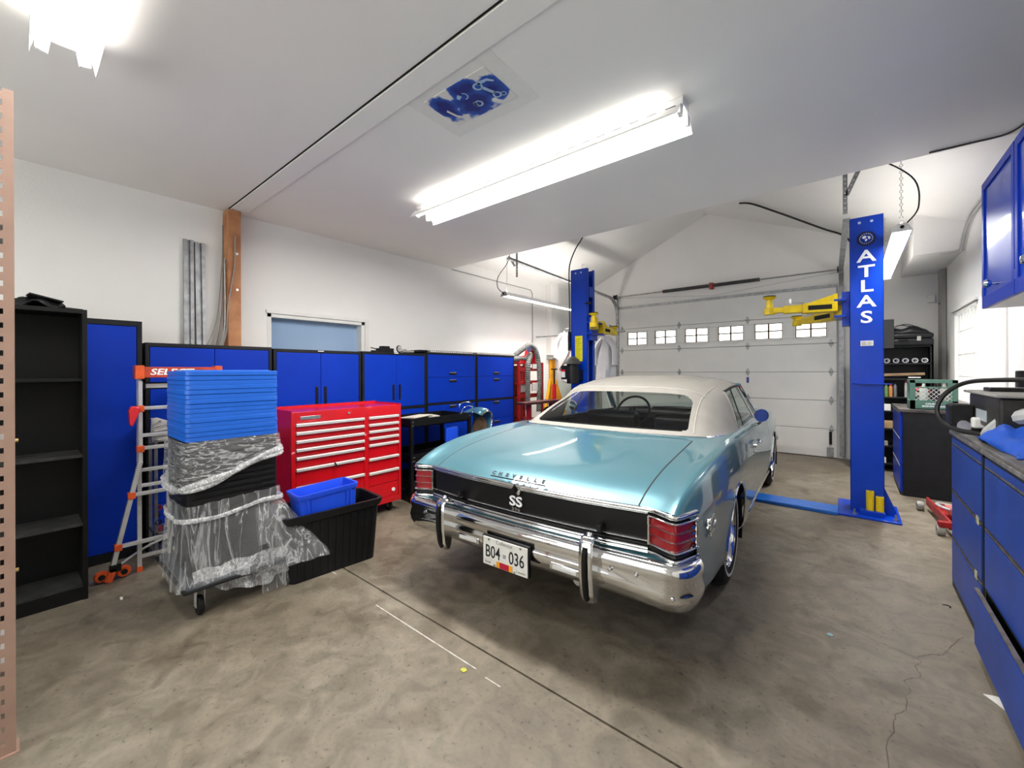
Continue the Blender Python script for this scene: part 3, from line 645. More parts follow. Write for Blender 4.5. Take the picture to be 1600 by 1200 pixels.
for k in range(NCR):
    z = .195+(k+1)*pitch
    c = base_c.copy(); COL.objects.link(c); c.location = (CX, CY, z)
    c['label'] = ['black crate nested directly on the bottom crate, behind the lower film','second black crate up in the nest, its rim under the film edge','third black crate up in the nest, bare rim above the lower film','fourth black crate up in the nest, bare slots in the film gap','fifth black crate up in the nest, bare slots in the film gap','sixth black crate up in the nest, at the upper film edge','seventh black crate up in the nest, under the bunched film','eighth black crate up in the nest, behind the upper film','black crate second below the blue lids','topmost black crate right under the blue lids'][k]
    zr = .44-.036
    b = MB()
    for (y0,y1) in ((-.20,-.10),(-.045,.085),(.15,.215)): b.box(.2345,.2365,y0,y1,zr+.010,zr+.022)
    for (x0,x1) in ((-.13,-.05),(.02,.1),): b.box(x0,x1,-.2415,-.2395,zr+.010,zr+.022)
    g_ = b.out('grip_slot', HOLE, c); g_['kind'] = 'stuff'
# lids
def lid():
    b = MB(); hx,hy = .24,.245
    loftring(b, [rrect(hx,hy,.035,0), rrect(hx,hy,.035,.022), rrect(hx-.004,hy-.004,.033,.026), rrect(hx-.03,hy-.03,.03,.026), rrect(hx-.045,hy-.045,.03,.032)], close_top=True, close_bot=False)
    return b.out('crate_lid', LIDB, smooth=True)
l0 = lid(); NL = 15; lp = (1.41-1.0)/NL
for k in range(NL):
    l = l0 if k == 0 else l0.copy()
    if k: COL.objects.link(l)
    l.location = (CX+random.uniform(-.002,.002), CY+random.uniform(-.002,.002), 1.0+k*lp)
    lab = 'bottom blue lid lying directly on the black crates' if k == 0 else ('topmost blue lid of the tall stack of lids' if k == NL-1 else 'blue lid in the stack, '+['','second','third','fourth','fifth','sixth','seventh','eighth (the middle one)','ninth','tenth','eleventh','twelfth','thirteenth','fourteenth'][k]+' from the bottom')
    tag(l, lab, 'lid', 'blue crate lids stacked on the crates')
# film
def film_mat(name, base_a, ridge, sc, rot):
    m = bpy.data.materials.new(name); m.use_nodes = True; nt = m.node_tree; b = nt.nodes['Principled BSDF']; L = nt.links
    b.inputs['Base Color'].default_value = (.86,.88,.9,1); b.inputs['Roughness'].default_value = .12; b.inputs['Specular IOR Level'].default_value = .9
    tc = nt.nodes.new('ShaderNodeTexCoord'); mp = nt.nodes.new('ShaderNodeMapping'); mp.inputs['Scale'].default_value = sc; mp.inputs['Rotation'].default_value = rot; L.new(tc.outputs['Object'], mp.inputs['Vector'])
    n = nt.nodes.new('ShaderNodeTexNoise'); n.inputs['Scale'].default_value = 1; n.inputs['Detail'].default_value = 7; n.inputs['Distortion'].default_value = .9; L.new(mp.outputs[0], n.inputs['Vector'])
    s1 = nt.nodes.new('ShaderNodeMath'); s1.operation = 'SUBTRACT'; s1.inputs[1].default_value = .5; L.new(n.outputs['Fac'], s1.inputs[0])
    ab = nt.nodes.new('ShaderNodeMath'); ab.operation = 'ABSOLUTE'; L.new(s1.outputs[0], ab.inputs[0])
    r = nt.nodes.new('ShaderNodeValToRGB'); e = r.color_ramp.elements; e[0].position = .0; e[0].color = (ridge,)*3+(1,); e[1].position = .05; e[1].color = (base_a,)*3+(1,)
    L.new(ab.outputs[0], r.inputs['Fac']); L.new(r.outputs['Color'], b.inputs['Alpha'])
    bp = nt.nodes.new('ShaderNodeBump'); bp.inputs['Strength'].default_value = 1.; bp.inputs['Distance'].default_value = .03; L.new(n.outputs['Fac'], bp.inputs['Height']); L.new(bp.outputs['Normal'], b.inputs['Normal'])
    MATS[name] = m; return m
FILM = film_mat('clear_film', .14, .50, (10,9,34), (.6,0,0)); FILMV = film_mat('draped_film', .10, .36, (15,15,2.4), (-.35,0,0)); FILMR = film_mat('bunched_film', .35, .8, (30,30,24), (.3,0,0))
t = T('stretch_film', 'crumpled clear plastic film wrapped around the black crates and draped to the floor', 'plastic film', (CX, CY, 0))
def boxr(a, grow, hx=.243, hy=.25):
    c, s_ = math.cos(a), math.sin(a); hx += grow; hy += grow
    k = (abs(c/hx)**12+abs(s_/hy)**12)**(-1/12.); return c*k, s_*k
def film(name, prof, wob, seed, drop=None, tear=False, m=None, dirg=False):
    random.seed(seed); rows = []; N = 96
    ph = [random.uniform(0,6.28) for _ in range(8)]
    for i,(z,grow) in enumerate(prof):
        row = []; f_ = i/(len(prof)-1)
        for j in range(N+1):
            jj = j % N; a = 2*PI*jj/N
            g = grow*((.12+1.15*max(0,math.sin(a+.1))**1.3+.12*max(0,math.cos(a))) if dirg else 1)
            wv = wob*(math.sin(7*a+ph[0]+z*5)+.8*math.sin(17*a+ph[1]-z*6)+.7*math.sin(31*a+ph[2]+z*3))*(.35+f_)
            x, y = boxr(a, g+abs(wv)+.001); row.append((x, y, z+(drop(a,f_) if drop else 0)+random.uniform(-.004,.004)))
        rows.append(row)
    b = MB(); sk = None
    if tear:
        def sk(i,j):
            p = rows[i][j]; return p[0] > .2 and abs(p[1]-.10) < .05*(1-(p[2]-.26)/.13) and .26 < p[2] < .39
    b.grid(rows, skip=sk); return b.out(name, m or FILM, t, smooth=True, fix=False, ang=180)
up = lambda a,f: (f**.8)*(.11*math.sin(a))
film('upper_band', [(1.0,.006),(.98,.008),(.95,.008),(.92,.007),(.89,.010),(.86,.009),(.83,.012),(.80,.014)], .005, 3, up)
film('lower_skirt', [(.645,.004),(.62,.008),(.59,.006),(.56,.010),(.53,.03),(.48,.05),(.43,.08),(.38,.10),(.33,.13),(.28,.16),(.23,.19),(.18,.22)], .007, 5, lambda a,f: .015*math.sin(a), tear=True, m=FILMV, dirg=True)
def rope(name, zf, r, seed, grow=.012, turns=2):
    random.seed(seed); b = MB()
    for k in range(turns):
        P = []; N = 90; ph = random.uniform(0,6)
        for j in range(N):
            a = 2*PI*j/N; x,y = boxr(a, grow+.006*math.sin(9*a+ph)); P.append((x,y,zf(a)+.010*k+.008*math.sin(5*a+ph)))
        b.tube(P,[r*(.7+.5*abs(math.sin(j*.23+ph))) for j in range(N)],6,closed=True)
    return b.out(name, FILMR, t, smooth=True, ang=180)
rope('bunched_edge', lambda a: .80+.11*math.sin(a), .013, 1, .016, 3)
rope('bunched_edge', lambda a: .56+.03*math.sin(a), .009, 2, .016, 2)
# hem gathered low in front and trailing to the floor on the right
random.seed(11); rows = []
for i in range(12):
    f_ = i/11.; r = []
    for j in range(48):
        g = j/47.; 
        y = -.22+.62*g+.05*math.sin(g*3)*f_; sag = math.sin(min(1,g*1.15)*PI)
        x = .250+.012*f_*5*(.3+sag*.5)+.016*math.sin(g*34+f_*2)*(.3+f_); z = .26-.16*f_*(.35+.65*sag)-.06*f_*g+.008*math.sin(g*23)
        z = max(z, .012)
        r.append((x,y,z))
    rows.append(r)
MB().grid(rows).out('front_hem', FILMR, t, smooth=True, fix=False, ang=180)
rows = []
for i in range(16):
    f_ = i/15.; r = []
    for j in range(26):
        g = j/25.; a = .35+1.25*g; x0,y0 = boxr(a, .02+.03*f_); 
        rr_ = 1+(.05+.11*g)*f_**1.2+.03*math.sin(g*26+f_*2)*(.2+f_); r.append((x0*rr_-.02*g, y0*rr_, max(.012, .55*(1-f_**1.1)+.004*math.sin(g*40)+.02*f_)))
    rows.append(r)
MB().grid(rows).out('side_drape', FILMV, t, smooth=True, fix=False, ang=180)
random.seed(7)

# ---- red tool chest
TX = -3.54
t = T('tool_chest', 'wide red roller tool chest with white drawer pulls', 'tool chest', (TX, 1.446, 0))
WC = 1.065; ZB, ZT = .10, 1.065
BX(-.47,-.02,0,WC,ZB,ZT).out('body', RED, t, bevel=.006)
b = MB()
b.box(-.02,0,0,.035,ZB,ZT); b.box(-.02,0,WC-.03,WC,ZB,ZT); b.box(-.02,0,.655,.70,ZB+.06,ZT-.09); b.box(-.02,0,.035,WC-.03,ZT-.09,ZT); b.box(-.02,0,.035,WC-.03,ZB,ZB+.06); b.out('front_frame', RED, t, bevel=.002)
b = MB(); b.box(-.47,.0,0,.012,ZT,ZT+.012); b.box(-.47,0,WC-.012,WC,ZT,ZT+.012); b.box(-.47,-.458,0,WC,ZT,ZT+.02); b.out('top_lip', RED, t)
zz = [ZT-.09,.905,.835,.765,.695,.625,.50,.365,.235,.16]
def drawers(y0,y1,zs):
    for i in range(len(zs)-1):
        d = BX(-.022,-.004,y0,y1,zs[i+1]+.003,zs[i]-.003).out('drawer', RED, t, bevel=.002)
        b = MB(); b.prism([(-.004,zs[i]-.028),(.014,zs[i]-.03),(.016,zs[i]-.012),(.008,zs[i]-.006),(-.004,zs[i]-.006)],'y',y0,y1); b.out('drawer_pull', HANDW, d)
drawers(.038,.652,[.975,.905,.835,.765,.695,.60,.45,.29,.162]); 
drawers(.703,WC-.033,[.975,.905,.840,.775,.71,.575,.44,.30,])
BX(-.022,-.006,.703,WC-.033,.163,.297).out('lower_panel', RED, t, bevel=.002)
BX(0,.004,.07,.24,ZT-.065,ZT-.038).out('name_badge', SATIN, t, bevel=.001)
text('badge_lettering','Waterloo',.022,basis((.0045,.155,ZT-.052),(0,1,0),(0,0,1)),BLACK,t,.0005) if False else None
MB().cyl((0,.50,ZT-.04),(.008,.50,ZT-.04),.011,12).out('lock', CHROME, t); MB().cyl((-.006,WC-.09,.22),(.0,WC-.09,.22),.018,14).out('round_badge', MARK, t)
MB().tube([(.016,.36,.598),(.03,.37,.57),(.02,.39,.55)],.006,6).out('hanging_tag', BLACK, t)
for y in (.08, WC-.1):
    for x in (-.07,-.4):
        c = MB(); c.lathe([(.006,-.014),(.044,-.014),(.05,-.006),(.05,.006),(.044,.014),(.006,.014)],(x,y,.05),(0,1,0),18); cc = c.out('caster_wheel', RUBBER, t, smooth=True)
        b = MB(); b.box(x-.022,x+.022,y-.024,y-.018,.04,.1); b.box(x-.022,x+.022,y+.018,y+.024,.04,.1); b.out('caster_fork', GALV, cc)
# ---- black tote and blue bin
t = T('storage_tote', 'ribbed black storage tote in front of the red tool chest', 'tote', (-2.955, 1.455, 0), math.radians(-5))
b = MB(); hx,hy = .19,.335
loftring(b, [rrect(hx-.035,hy-.04,.04,0), rrect(hx-.012,hy-.012,.045,.40), rrect(hx,hy,.05,.40), rrect(hx+.012,hy+.012,.05,.43), rrect(hx+.012,hy+.012,.05,.45), rrect(hx-.01,hy-.01,.045,.45), rrect(hx-.02,hy-.02,.04,.41), rrect(hx-.045,hy-.05,.03,.012)])
b.face([len(b.v)-20+j for j in range(20)]); b.out('tub', BPLAS, t, smooth=True)
for i in range(11):
    y = -.27+i*.054; k = .035; b = MB(); q = b.add([(hx-.037,y*.9-.008,.01),(hx-.037,y*.9+.008,.01),(hx-.010,y+.008,.385),(hx-.010,y-.008,.385),(hx-.030,y*.9-.006,.01),(hx-.030,y*.9+.006,.01),(hx-.003,y+.006,.385),(hx-.003,y-.006,.385)])
    for qq in ((0,1,2,3),(4,7,6,5),(0,4,5,1),(1,5,6,2),(2,6,7,3),(3,7,4,0)): b.face([q+v for v in qq])
    b.out('rib', BPLAS, t)
t = T('recycling_bin', 'bright blue open bin standing inside the black tote', 'bin', (-2.93, 1.43, .30), math.radians(-5))
b = MB(); hx,hy = .13,.205
loftring(b, [rrect(hx-.025,hy-.025,.03,0), rrect(hx-.006,hy-.006,.035,.24), rrect(hx,hy,.035,.24), rrect(hx+.006,hy+.006,.035,.262), rrect(hx+.006,hy+.006,.035,.275), rrect(hx-.008,hy-.008,.03,.275), rrect(hx-.014,hy-.014,.03,.25), rrect(hx-.034,hy-.034,.02,.01)])
b.face([len(b.v)-20+j for j in range(20)]); ob = b.out('tub', BINB, t, smooth=True)
for y in (-.15,-.12,.12,.15): MB().bar((hx-.022,y*.93,.01),(hx-.002,y,.235),.012,.006,(1,0,0)).out('rib', BINB, t)
for c_ in t.children: pass
tr = [o for o in bpy.data.objects if o.name.startswith('recycling_bin')][0]; tr.rotation_euler = (math.radians(3), math.radians(-2), math.radians(-5))

# ---- black service cart with car parts
t = T('service_cart', 'black steel service cart carrying car parts behind the red tool chest', 'cart', (-3.86, 3.12, 0))
for z in (.80,.42,.14):
    b = MB(); b.box(-.26,.26,-.44,.44,z,z+.012)
    for r in ((-.26,.26,-.44,-.43),(-.26,.26,.43,.44),(-.26,-.25,-.44,.44),(.25,.26,-.44,.44)): b.box(r[0],r[1],r[2],r[3],z,z+.09)
    b.out('tray', BLACK, t, bevel=.002)
for x in (-.25,.25):
    for y in (-.43,.43): BX(x-.018,x+.018,y-.018,y+.018,.10,.89).out('post', BLACK, t); MB().cyl((x,y-.015,.05),(x,y+.015,.05),.05,14).out('caster_wheel', RUBBER, t)
for x,y,z in ((.27,-.42,.86),(.27,-.42,.82),(.27,-.42,.48),(.27,-.42,.44),(.27,-.40,.48),(.27,-.40,.44),(.27,.42,.86)): MB().cyl((x-.005,y,z),(x+.002,y,z),.008,8).out('bolt', STEEL, t)
p = T('fender_extension', 'curved teal fender piece with a chrome edge standing on the service cart', 'car part', (-3.70, 3.84, .72))
tag(BX(-3.9,-3.5,3.66,4.0,0,.49).out('dark_box', BLACK, bevel=.008), 'black box on the floor under the teal fender piece', 'box')
rows = []
for i in range(12):
    a = PI*(-.35+1.1*i/11)
    cy_, cz_ = -.16+.22*math.cos(a*.8-.25), -.06+.27*math.sin(a*.8+.35)
    rows.append([(.16,cy_*.82,cz_*.85),(.12,cy_,cz_),(.0,cy_+.03,cz_+.01),(-.10,cy_+.02,cz_-.0),(-.16,cy_-.03,cz_-.03)])
MB().grid(rows).out('shell', TEAL, p, solid=.006, smooth=True)
MB().tube([(.165,r[0][1],r[0][2]) for r in rows],.010,8).out('edge_trim', CHROME, p, smooth=True)
MB().lathe([(.0,-.02),(.10,-.01),(.13,.02)],(.10,-.13,-.02),(1,0,0),20).out('inner_dish', mat('rusty_brown', (.12,.07,.04), .7, noise=.5, nscale=14), p, smooth=True)
h = T('chrome_frame', 'thin chrome frame standing on the cart beside the teal fender piece', 'frame', (-3.62, 3.42, .81))
MB().tube(spline([(0,0,.02),(0,-.02,.15),(0,.0,.2),(0,.12,.21),(0,.2,.17),(0,.2,.03)],6),.007,6).out('hoop', CHROME, h, smooth=True); MB().tube(spline([(0,.0,.02),(0,.03,.13),(.02,.1,.17),(0,.2,.15)],6),.005,6).out('inner_rod', CHROME, h, smooth=True)
q = MB(); q.obox((-3.70,2.83,.905),(1,.2,.05),(0,1,.06),(0,0,1),.10,.13,.006); tag(q.out('open_manual', PAPER, bevel=.002), 'stained open booklet lying on the near end of the service cart', 'booklet')
q = MB(); q.obox((-3.68,3.02,.895),(1,-.2,0),(0,1,-.04),(0,0,1),.07,.08,.008); tag(q.out('paper_pad', mat('pad_paper',(.55,.52,.47),.7,noise=.2), bevel=.002), 'small beige pad lying on the cart beyond the booklet', 'pad')
tag(BX(-3.66,-3.62,3.20,3.38,.46,.74).out('blue_bottle_box', BINB, bevel=.01), 'blue plastic box standing on the middle tray of the service cart', 'box')
# ================================================================== TWO-POST LIFT
lift = T('two_post_lift', 'blue two-post car lift with yellow arms, one post lettered in white', 'car lift', (-1.47, 5.35, 0))
def WO(b, name, m, par, **k):      # world coordinates -> local of the thing
    root = par
    while root.parent: root = root.parent
    b.xf(Matrix.Translation(-Vector(root.location))); return b.out(name, m, par, **k)
CH = 2.885
def column(x0, x1, inner, name):
    y0, y1 = 5.24, 5.47; b = MB(); th = .008
    b.box(x0,x1,y0,y0+th,0,CH); b.box(x0,x1,y1-th,y1,0,CH)
    xo = x1 if inner < 0 else x0
    b.box(xo-(th if inner<0 else 0), xo+(0 if inner<0 else th), y0,y1,0,CH)
    xi = x0 if inner < 0 else x1
    for (a,c) in ((y0,y0+.055),(y1-.055,y1)): b.box(min(xi,xi-inner*th),max(xi,xi-inner*th),a,c,0,CH)
    col = WO(b, 'column', BLUEG, lift, bevel=.003)
    return col
CR = column(0.0, .25, -1, 'r'); CLc = column(-3.185, -2.915, 1, 'l')
for c,xm in ((CR,.125),(CLc,-3.05)):
    for dx in (-.05,.04): WO(MB().cyl((xm+dx,5.232,2.83),(xm+dx,5.24,2.83),.012,12),'rivet',mat('rivet_pale',(.4,.55,.8),.4,noise=.05),c)
# base plates and gussets
for s,x0,x1 in ((1,-.10,.36),(-1,-3.30,-2.82)):
    WO(BX(x0,x1,5.06,5.66,0,.018),'base_plate',BLUEG,lift,bevel=.003)
xg = .25
b = MB(); b.prism([(.25,.018),(.345,.018),(.25,.26)],'y',5.27,5.28); WO(b,'gusset',BLUEG,lift)
b = MB(); b.prism([(.25,.018),(.345,.018),(.25,.26)],'y',5.43,5.44); WO(b,'gusset',BLUEG,lift)
b = MB(); b.prism([(-3.185,.018),(-3.28,.018),(-3.185,.26)],'y',5.27,5.28); WO(b,'gusset',BLUEG,lift)
for (x,y) in ((.03,5.12),(.32,5.12),(-2.88,5.12),(-3.25,5.12)): 
    b = MB(); b.cyl((x,y,.018),(x,y,.035),.018,6); b.cyl((x,y,.035),(x,y,.07),.008,8); WO(b,'anchor_bolt',STEEL,lift)
WO(BX(-2.83,-.09,5.02,5.28,0,.035),'floor_cover',mat('cover_blue',lin((30,104,200)),.35,noise=.25,nscale=5),lift,bevel=.006)
# adapter sockets
WO(BX(.07,.25,5.15,5.24,.018,.06),'adapter_rack',BLUEG,lift,bevel=.003)
for x,h in ((.145,.245),(.215,.20)):
    a = WO(MB().cyl((x,5.20,.045),(x,5.20,h),.030,20),'height_adapter',YEL,lift,bevel=.003)
    WO(MB().cyl((x,5.20,h-.012),(x,5.20,h+.001),.022,16),'rim_hole',mat('olive_hole',(.16,.14,.03),.6,noise=.2),a)
b = MB(); b.prism([(.02,5.24),(.31,5.24),(.25,5.20),(.06,5.20)],'z',1.262,1.270); WO(b,'hose_lug',BLUEG,lift)
# decals
F = 5.2385
def L3(x,z): return basis((x+1.47, F-5.35, z), (1,0,0), (0,0,1))
for ch,z in (('A',2.496),('T',2.349),('L',2.206),('A',2.058),('S',1.905)):
    text('lettering', ch, .160, L3(.125, z), MARK, CR, .0006, sx=1.28, offset=.0028)
b = MB(); b.ring((.125,F-.001,2.668),(0,1,0),.056,.0045,30,4)
b.ring((.125,F-.001,2.668),(0,1,0),.040,.002,30,4)
for i in range(22):
    a = 2*PI*i/22; b.obox((.125+.066*math.cos(a),F-.001,2.668+.066*math.sin(a)),(math.cos(a),0,math.sin(a)),(0,1,0),(-math.sin(a),0,math.cos(a)),.007,.001,.005)
WO(b,'gear_logo',BLACK,CR)
b = MB()
for i in range(20):
    a = 2*PI*i/20; b.obox((.125+.048*math.cos(a),F-.002,2.668+.048*math.sin(a)),(math.cos(a),0,math.sin(a)),(0,1,0),(-math.sin(a),0,math.cos(a)),.005,.0006,.002)
WO(b,'logo_print',MARK,CR)
b = MB()
for pl in ([(-.028,.022),(-.008,.030),(.004,.018),(-.006,.004),(-.018,.0),(-.030,.008)],[(-.008,-.002),(.010,-.004),(.006,-.018),(-.002,-.030),(-.010,-.016)],[(.010,.022),(.028,.016),(.032,.0),(.020,-.012),(.014,.004)]):
    b.prism([(.125+x,2.668+z) for x,z in pl],'y',F-.0022,F-.0012)
WO(b,'globe_print',MARK,CR)
WO(BX(.08,.175,F-.002,F,1.632,1.682),'serial_plate',STICK,CR)
b = MB()
for i in range(4): b.box(.088,.088+.03+.012*(i%2),F-.003,F-.0019,1.668-i*.009,1.672-i*.009); b.box(.135,.165-.008*(i%2),F-.003,F-.0019,1.668-i*.009,1.672-i*.009)
q = WO(b,'fine_print',GREYM,CR); q['kind'] = 'stuff'
WO(BX(-3.11,-2.99,F-.002,F,1.54,1.91),'warning_sticker',STICKY,CLc)
b = MB()
for i in range(11): b.box(-3.10,-3.04+.03*((i*7)%3)/2,F-.003,F-.0018,1.57+i*.029,1.578+i*.029)
q = WO(b,'fine_print',mat('olive_print',(.25,.23,.02),.6,noise=.1),CLc); q['kind'] = 'stuff'
# carriages
def carriage(x, s, z):
    WO(BX(min(x,x+s*.06),max(x,x+s*.06),5.27,5.44,z-.22,z+.12),'carriage',BLUEG,lift,bevel=.004)
    WO(BX(min(x+s*.03,x+s*.12),max(x+s*.03,x+s*.12),5.16,5.55,z-.14,z-.12),'carriage_plate',BLUEG,lift,bevel=.003)
    WO(BX(min(x+s*.03,x+s*.12),max(x+s*.03,x+s*.12),5.16,5.55,z+.02,z+.04),'carriage_plate',BLUEG,lift,bevel=.003)
carriage(0.0,-1,2.06); carriage(-2.915,1,2.06)
def arm(p, q, z, pad_h, slots=True):
    p = Vector((p[0],p[1],z)); q = Vector((q[0],q[1],z)); d = (q-p).normalized(); L = (q-p).length; s = Vector((-d.y,d.x,0))
    m1 = p+d*L*.50; m2 = p+d*L*.78
    b = MB(); b.bar(p,m1,.12,.10); a = WO(b,'arm_outer',YEL,lift,bevel=.008)
    b = MB(); b.bar(p+Vector((0,0,.05)),p+Vector((0,0,.05)),.01,.01) if False else None
    b = MB(); hh = Vector((0,0,1)); P = [p+hh*.05+s*.05,p+hh*.13+s*.05-d*.0,m1+hh*.05+s*.05-d*.05]; Q = [v-s*.1 for v in P]
    k = b.add([tuple(v) for v in P+Q]); 
    for f_ in ((0,1,2),(5,4,3),(0,3,4,1),(1,4,5,2),(2,5,3,0)): b.face([k+i for i in f_])
    WO(b,'arm_gusset',YEL,a)
    b = MB(); b.bar(m1-d*.12,m2,.095,.078); a2 = WO(b,'arm_inner',YEL,lift,bevel=.006)
    b = MB(); b.bar(m2-d*.05,q,.07,.055); WO(b,'arm_tip',YEL,lift,bevel=.005)
    for sg in (-1,1): 
        b = MB(); b.bar(p+d*L*.08+s*sg*.061,p+d*L*.42+s*sg*.061,.004,.045); WO(b,'arm_slot',RUBBER,a)
    b = MB(); b.lathe([(.0,-.04),(.05,-.04),(.05,.02),(.032,.03),(.028,pad_h-.03),(.06,pad_h-.012),(.066,pad_h),(.0,pad_h)],q,(0,0,1),20); pd = WO(b,'lift_pad',YEL,lift,smooth=True)
    WO(MB().cyl(q+Vector((0,0,pad_h)),q+Vector((0,0,pad_h+.012)),.058,20),'pad_rubber',RUBBER,pd)
    b = MB(); b.bar(m1-d*.02+hh*.06,m1+d*.16+hh*.075,.02,.012); b.bar(m1+d*.1+hh*.06,m1+d*.1+hh*.11,.02,.02); WO(b,'arm_restraint',STEEL,a2)
arm((-.10,5.22),(-.66,5.12),2.03,.145)
arm((-.08,5.50),(-.50,6.10),1.98,.07)
arm((-2.80,5.24),(-2.67,4.98),2.03,.145)
arm((-2.83,5.48),(-2.86,6.0),2.00,.09)
# cross tube, black hose box, power unit
WO(BX(-3.215,-3.185,5.20,5.30,1.70,1.98),'control_box',BLACK,lift,bevel=.004)
WO(BX(-2.94,-2.85,5.225,5.25,2.36,2.385),'lock_rod',BLACK,lift)
WO(BX(-2.93,-2.90,5.30,5.40,2.47,2.62),'latch_plate',BLUEG,lift,bevel=.003)
b = MB(); b.cyl((-3.06,5.08,1.22),(-3.06,5.08,1.50),.085,20); b.box(-3.20,-3.05,4.99,5.04,1.28,1.48); b.box(-3.10,-2.98,5.1,5.24,1.26,1.42); pu = WO(b,'power_unit',BLACK,lift,bevel=.006)
b = MB(); b.lathe([(0,.11),(.05,.10),(.10,.06),(.13,.0),(.0,.0)],(-3.06,5.06,1.50),(0,0,1),20); WO(b,'motor_cover',mat('dark_dome',(.07,.07,.065),.5,noise=.3),pu,smooth=True)
WO(BX(-3.19,-3.13,4.985,4.992,1.31,1.42),'label_plate',STICK,pu); WO(BX(-3.19,-3.13,4.984,4.991,1.39,1.42),'label_band',RED,pu)
for m_,dx in ((CABLE,0),(mat('hose_red',(.35,.05,.05),.5,noise=.1),.02)): WO(MB().tube(spline([(-3.20+dx,5.22,1.72),(-3.19+dx,5.15,1.62),(-3.24+dx,5.1,1.50),(-3.26+dx,5.05,1.42),(-3.18,5.02,1.40)],6),.007,6),'hose',m_,lift)
WO(MB().tube(spline([(-3.195,5.22,1.98),(-3.195,5.22,2.4),(-3.20,5.22,2.85),(-3.17,5.22,3.02),(-3.10,5.25,3.2),(-3.02,5.28,3.33),(-2.96,5.4,3.6),(-2.9,5.6,3.95)],8),.009,8),'hydraulic_hose',CABLE,lift)
t = tag(MB().tube(spline([(-1.31,7.13,3.98),(-1.14,7.11,3.92),(-.85,7.33,3.79),(-.58,7.62,3.68),(-.3,7.9,3.56),(-.05,8.17,3.46),(.1,8.25,3.2)],8),.014,8).out('black_conduit', CABLE, smooth=True), 'black cable running down the sloped ceiling towards the lettered post', 'cable')
# perforated hangers
def perf(name, pts, label, grp, w_=.035):
    root = T(name, label, 'bracket', pts[0][0], 0, grp); o0 = Vector(pts[0][0])
    for p,q in pts:
        p = Vector(p)-o0; q = Vector(q)-o0; d = (q-p); L = d.length; d.normalize(); b = MB(); b.bar(p,q,w_,.004,(0,1,0)); a = b.out('perforated_angle', GALV, root)
        b = MB(); n = int(L/.045); sd = d.cross(Vector((0,1,0))).normalized()
        for i in range(n): c = p+d*(.025+i*.045); b.cyl(c+Vector((0,-.0035,0)),c+Vector((0,-.0045,0)),.007,8)
        h = b.out('punched_hole', WHITE, a); h['kind'] = 'stuff'
perf('track_hanger', [((-3.82,4.76,3.53),(-3.82,4.76,2.80)),((-3.93,4.70,3.12),(-3.84,4.74,2.96))], 'perforated steel hanger of the left door track', 'track hangers')
perf('track_hanger', [((-.03,4.92,3.47),(-.03,4.92,2.85)),((.145,4.92,3.42),(-.02,4.92,3.02))], 'perforated steel hanger with diagonal brace above the lettered post', 'track hangers')

# ================================================================== FAR LEFT CORNER
t = T('exhaust_hose_stand', 'red steel stand with shelves and grey ribbed hoses draped over it', 'hose stand', (-4.40, 5.60, 0))
for y in (-.33,.33):
    for x in (-.2,.2): BX(x-.02,x+.02,y-.02,y+.02,0,1.55).out('post', REDW, t, bevel=.002)
for z in (.12,.55,.95,1.18,1.52): BX(-.2,.2,-.33,.33,z,z+.02).out('shelf', REDW, t, bevel=.002); 
BX(-.2,-.19,-.33,.33,.1,1.5).out('back_panel', REDW, t)
for z in (1.40,1.18,.96): b = MB(); b.box(.2,.215,-.33,.33,z-.0,z+.06); b.out('shelf_lip', REDW, t)
b = MB(); b.prism([(.04,1.54),(.30,1.54),(.22,1.84),(.13,1.86)],'x',.0,.16); b.out('wedge_body', RED, t, bevel=.004)
b = MB(); b.prism([(-.25,1.54),(-.0,1.54),(-.06,1.66),(-.16,1.66)],'x',.0,.16); b.out('wedge_body', RED, t, bevel=.004)
for pts in ([(.22,-.12,.75),(.23,-.12,1.2),(.22,-.10,1.5),(.18,.02,1.68),(.14,-.05,1.62),(.12,-.32,1.60),(.1,-.5,1.55)],[(.22,.20,.70),(.24,.20,1.2),(.22,.20,1.55),(.2,.13,1.78),(.16,.02,1.84),(.1,-.12,1.76),(.05,-.28,1.64)]):
    P = spline(pts,14); b = MB(); Q = []; R_ = []
    L_ = 0
    for i in range(len(P)-1):
        n = max(2,int((P[i+1]-P[i]).length/.007))
        for k in range(n): Q.append(P[i].lerp(P[i+1],k/n)); R_.append(.046 if len(R_)%4 < 2 else .040)
    b.tube(Q,R_,10); b.out('ribbed_hose', HOSE, t)
MB().lathe([(0,0),(.045,0),(.05,.02),(.045,.03),(0,.03)],(.2,-.06,1.77),(1,-.6,0),18).out('pressure_dial', SATIN, t, smooth=True)
BX(.2,.225,.03,.14,1.44,1.52).out('label_plate', STICK, t); BX(.2,.23,.02,.22,1.06,1.20).out('white_box', TRIMW, t, bevel=.004)
BX(.15,.21,-.28,-.12,1.05,1.17).out('grey_box', GREYM, t, bevel=.006)
t = T('shop_press', 'dark red low bench arm with a wheel in front of the red hose stand', 'bench', (-3.75, 5.25, 0))
BX(-.10,.10,-.5,.45,.90,.935).out('arm_beam', mat('dark_red_metal',(.12,.03,.03),.5,metal=.4,noise=.5), t, bevel=.004)
for y in (-.3,.3): BX(-.03,.03,y-.03,y+.03,0,.90).out('leg', REDW, t)
b = MB(); b.ring((.05,.12,.70),(1,0,0),.12,.02,24,8); b.out('hand_wheel', BLACK, t, smooth=True)
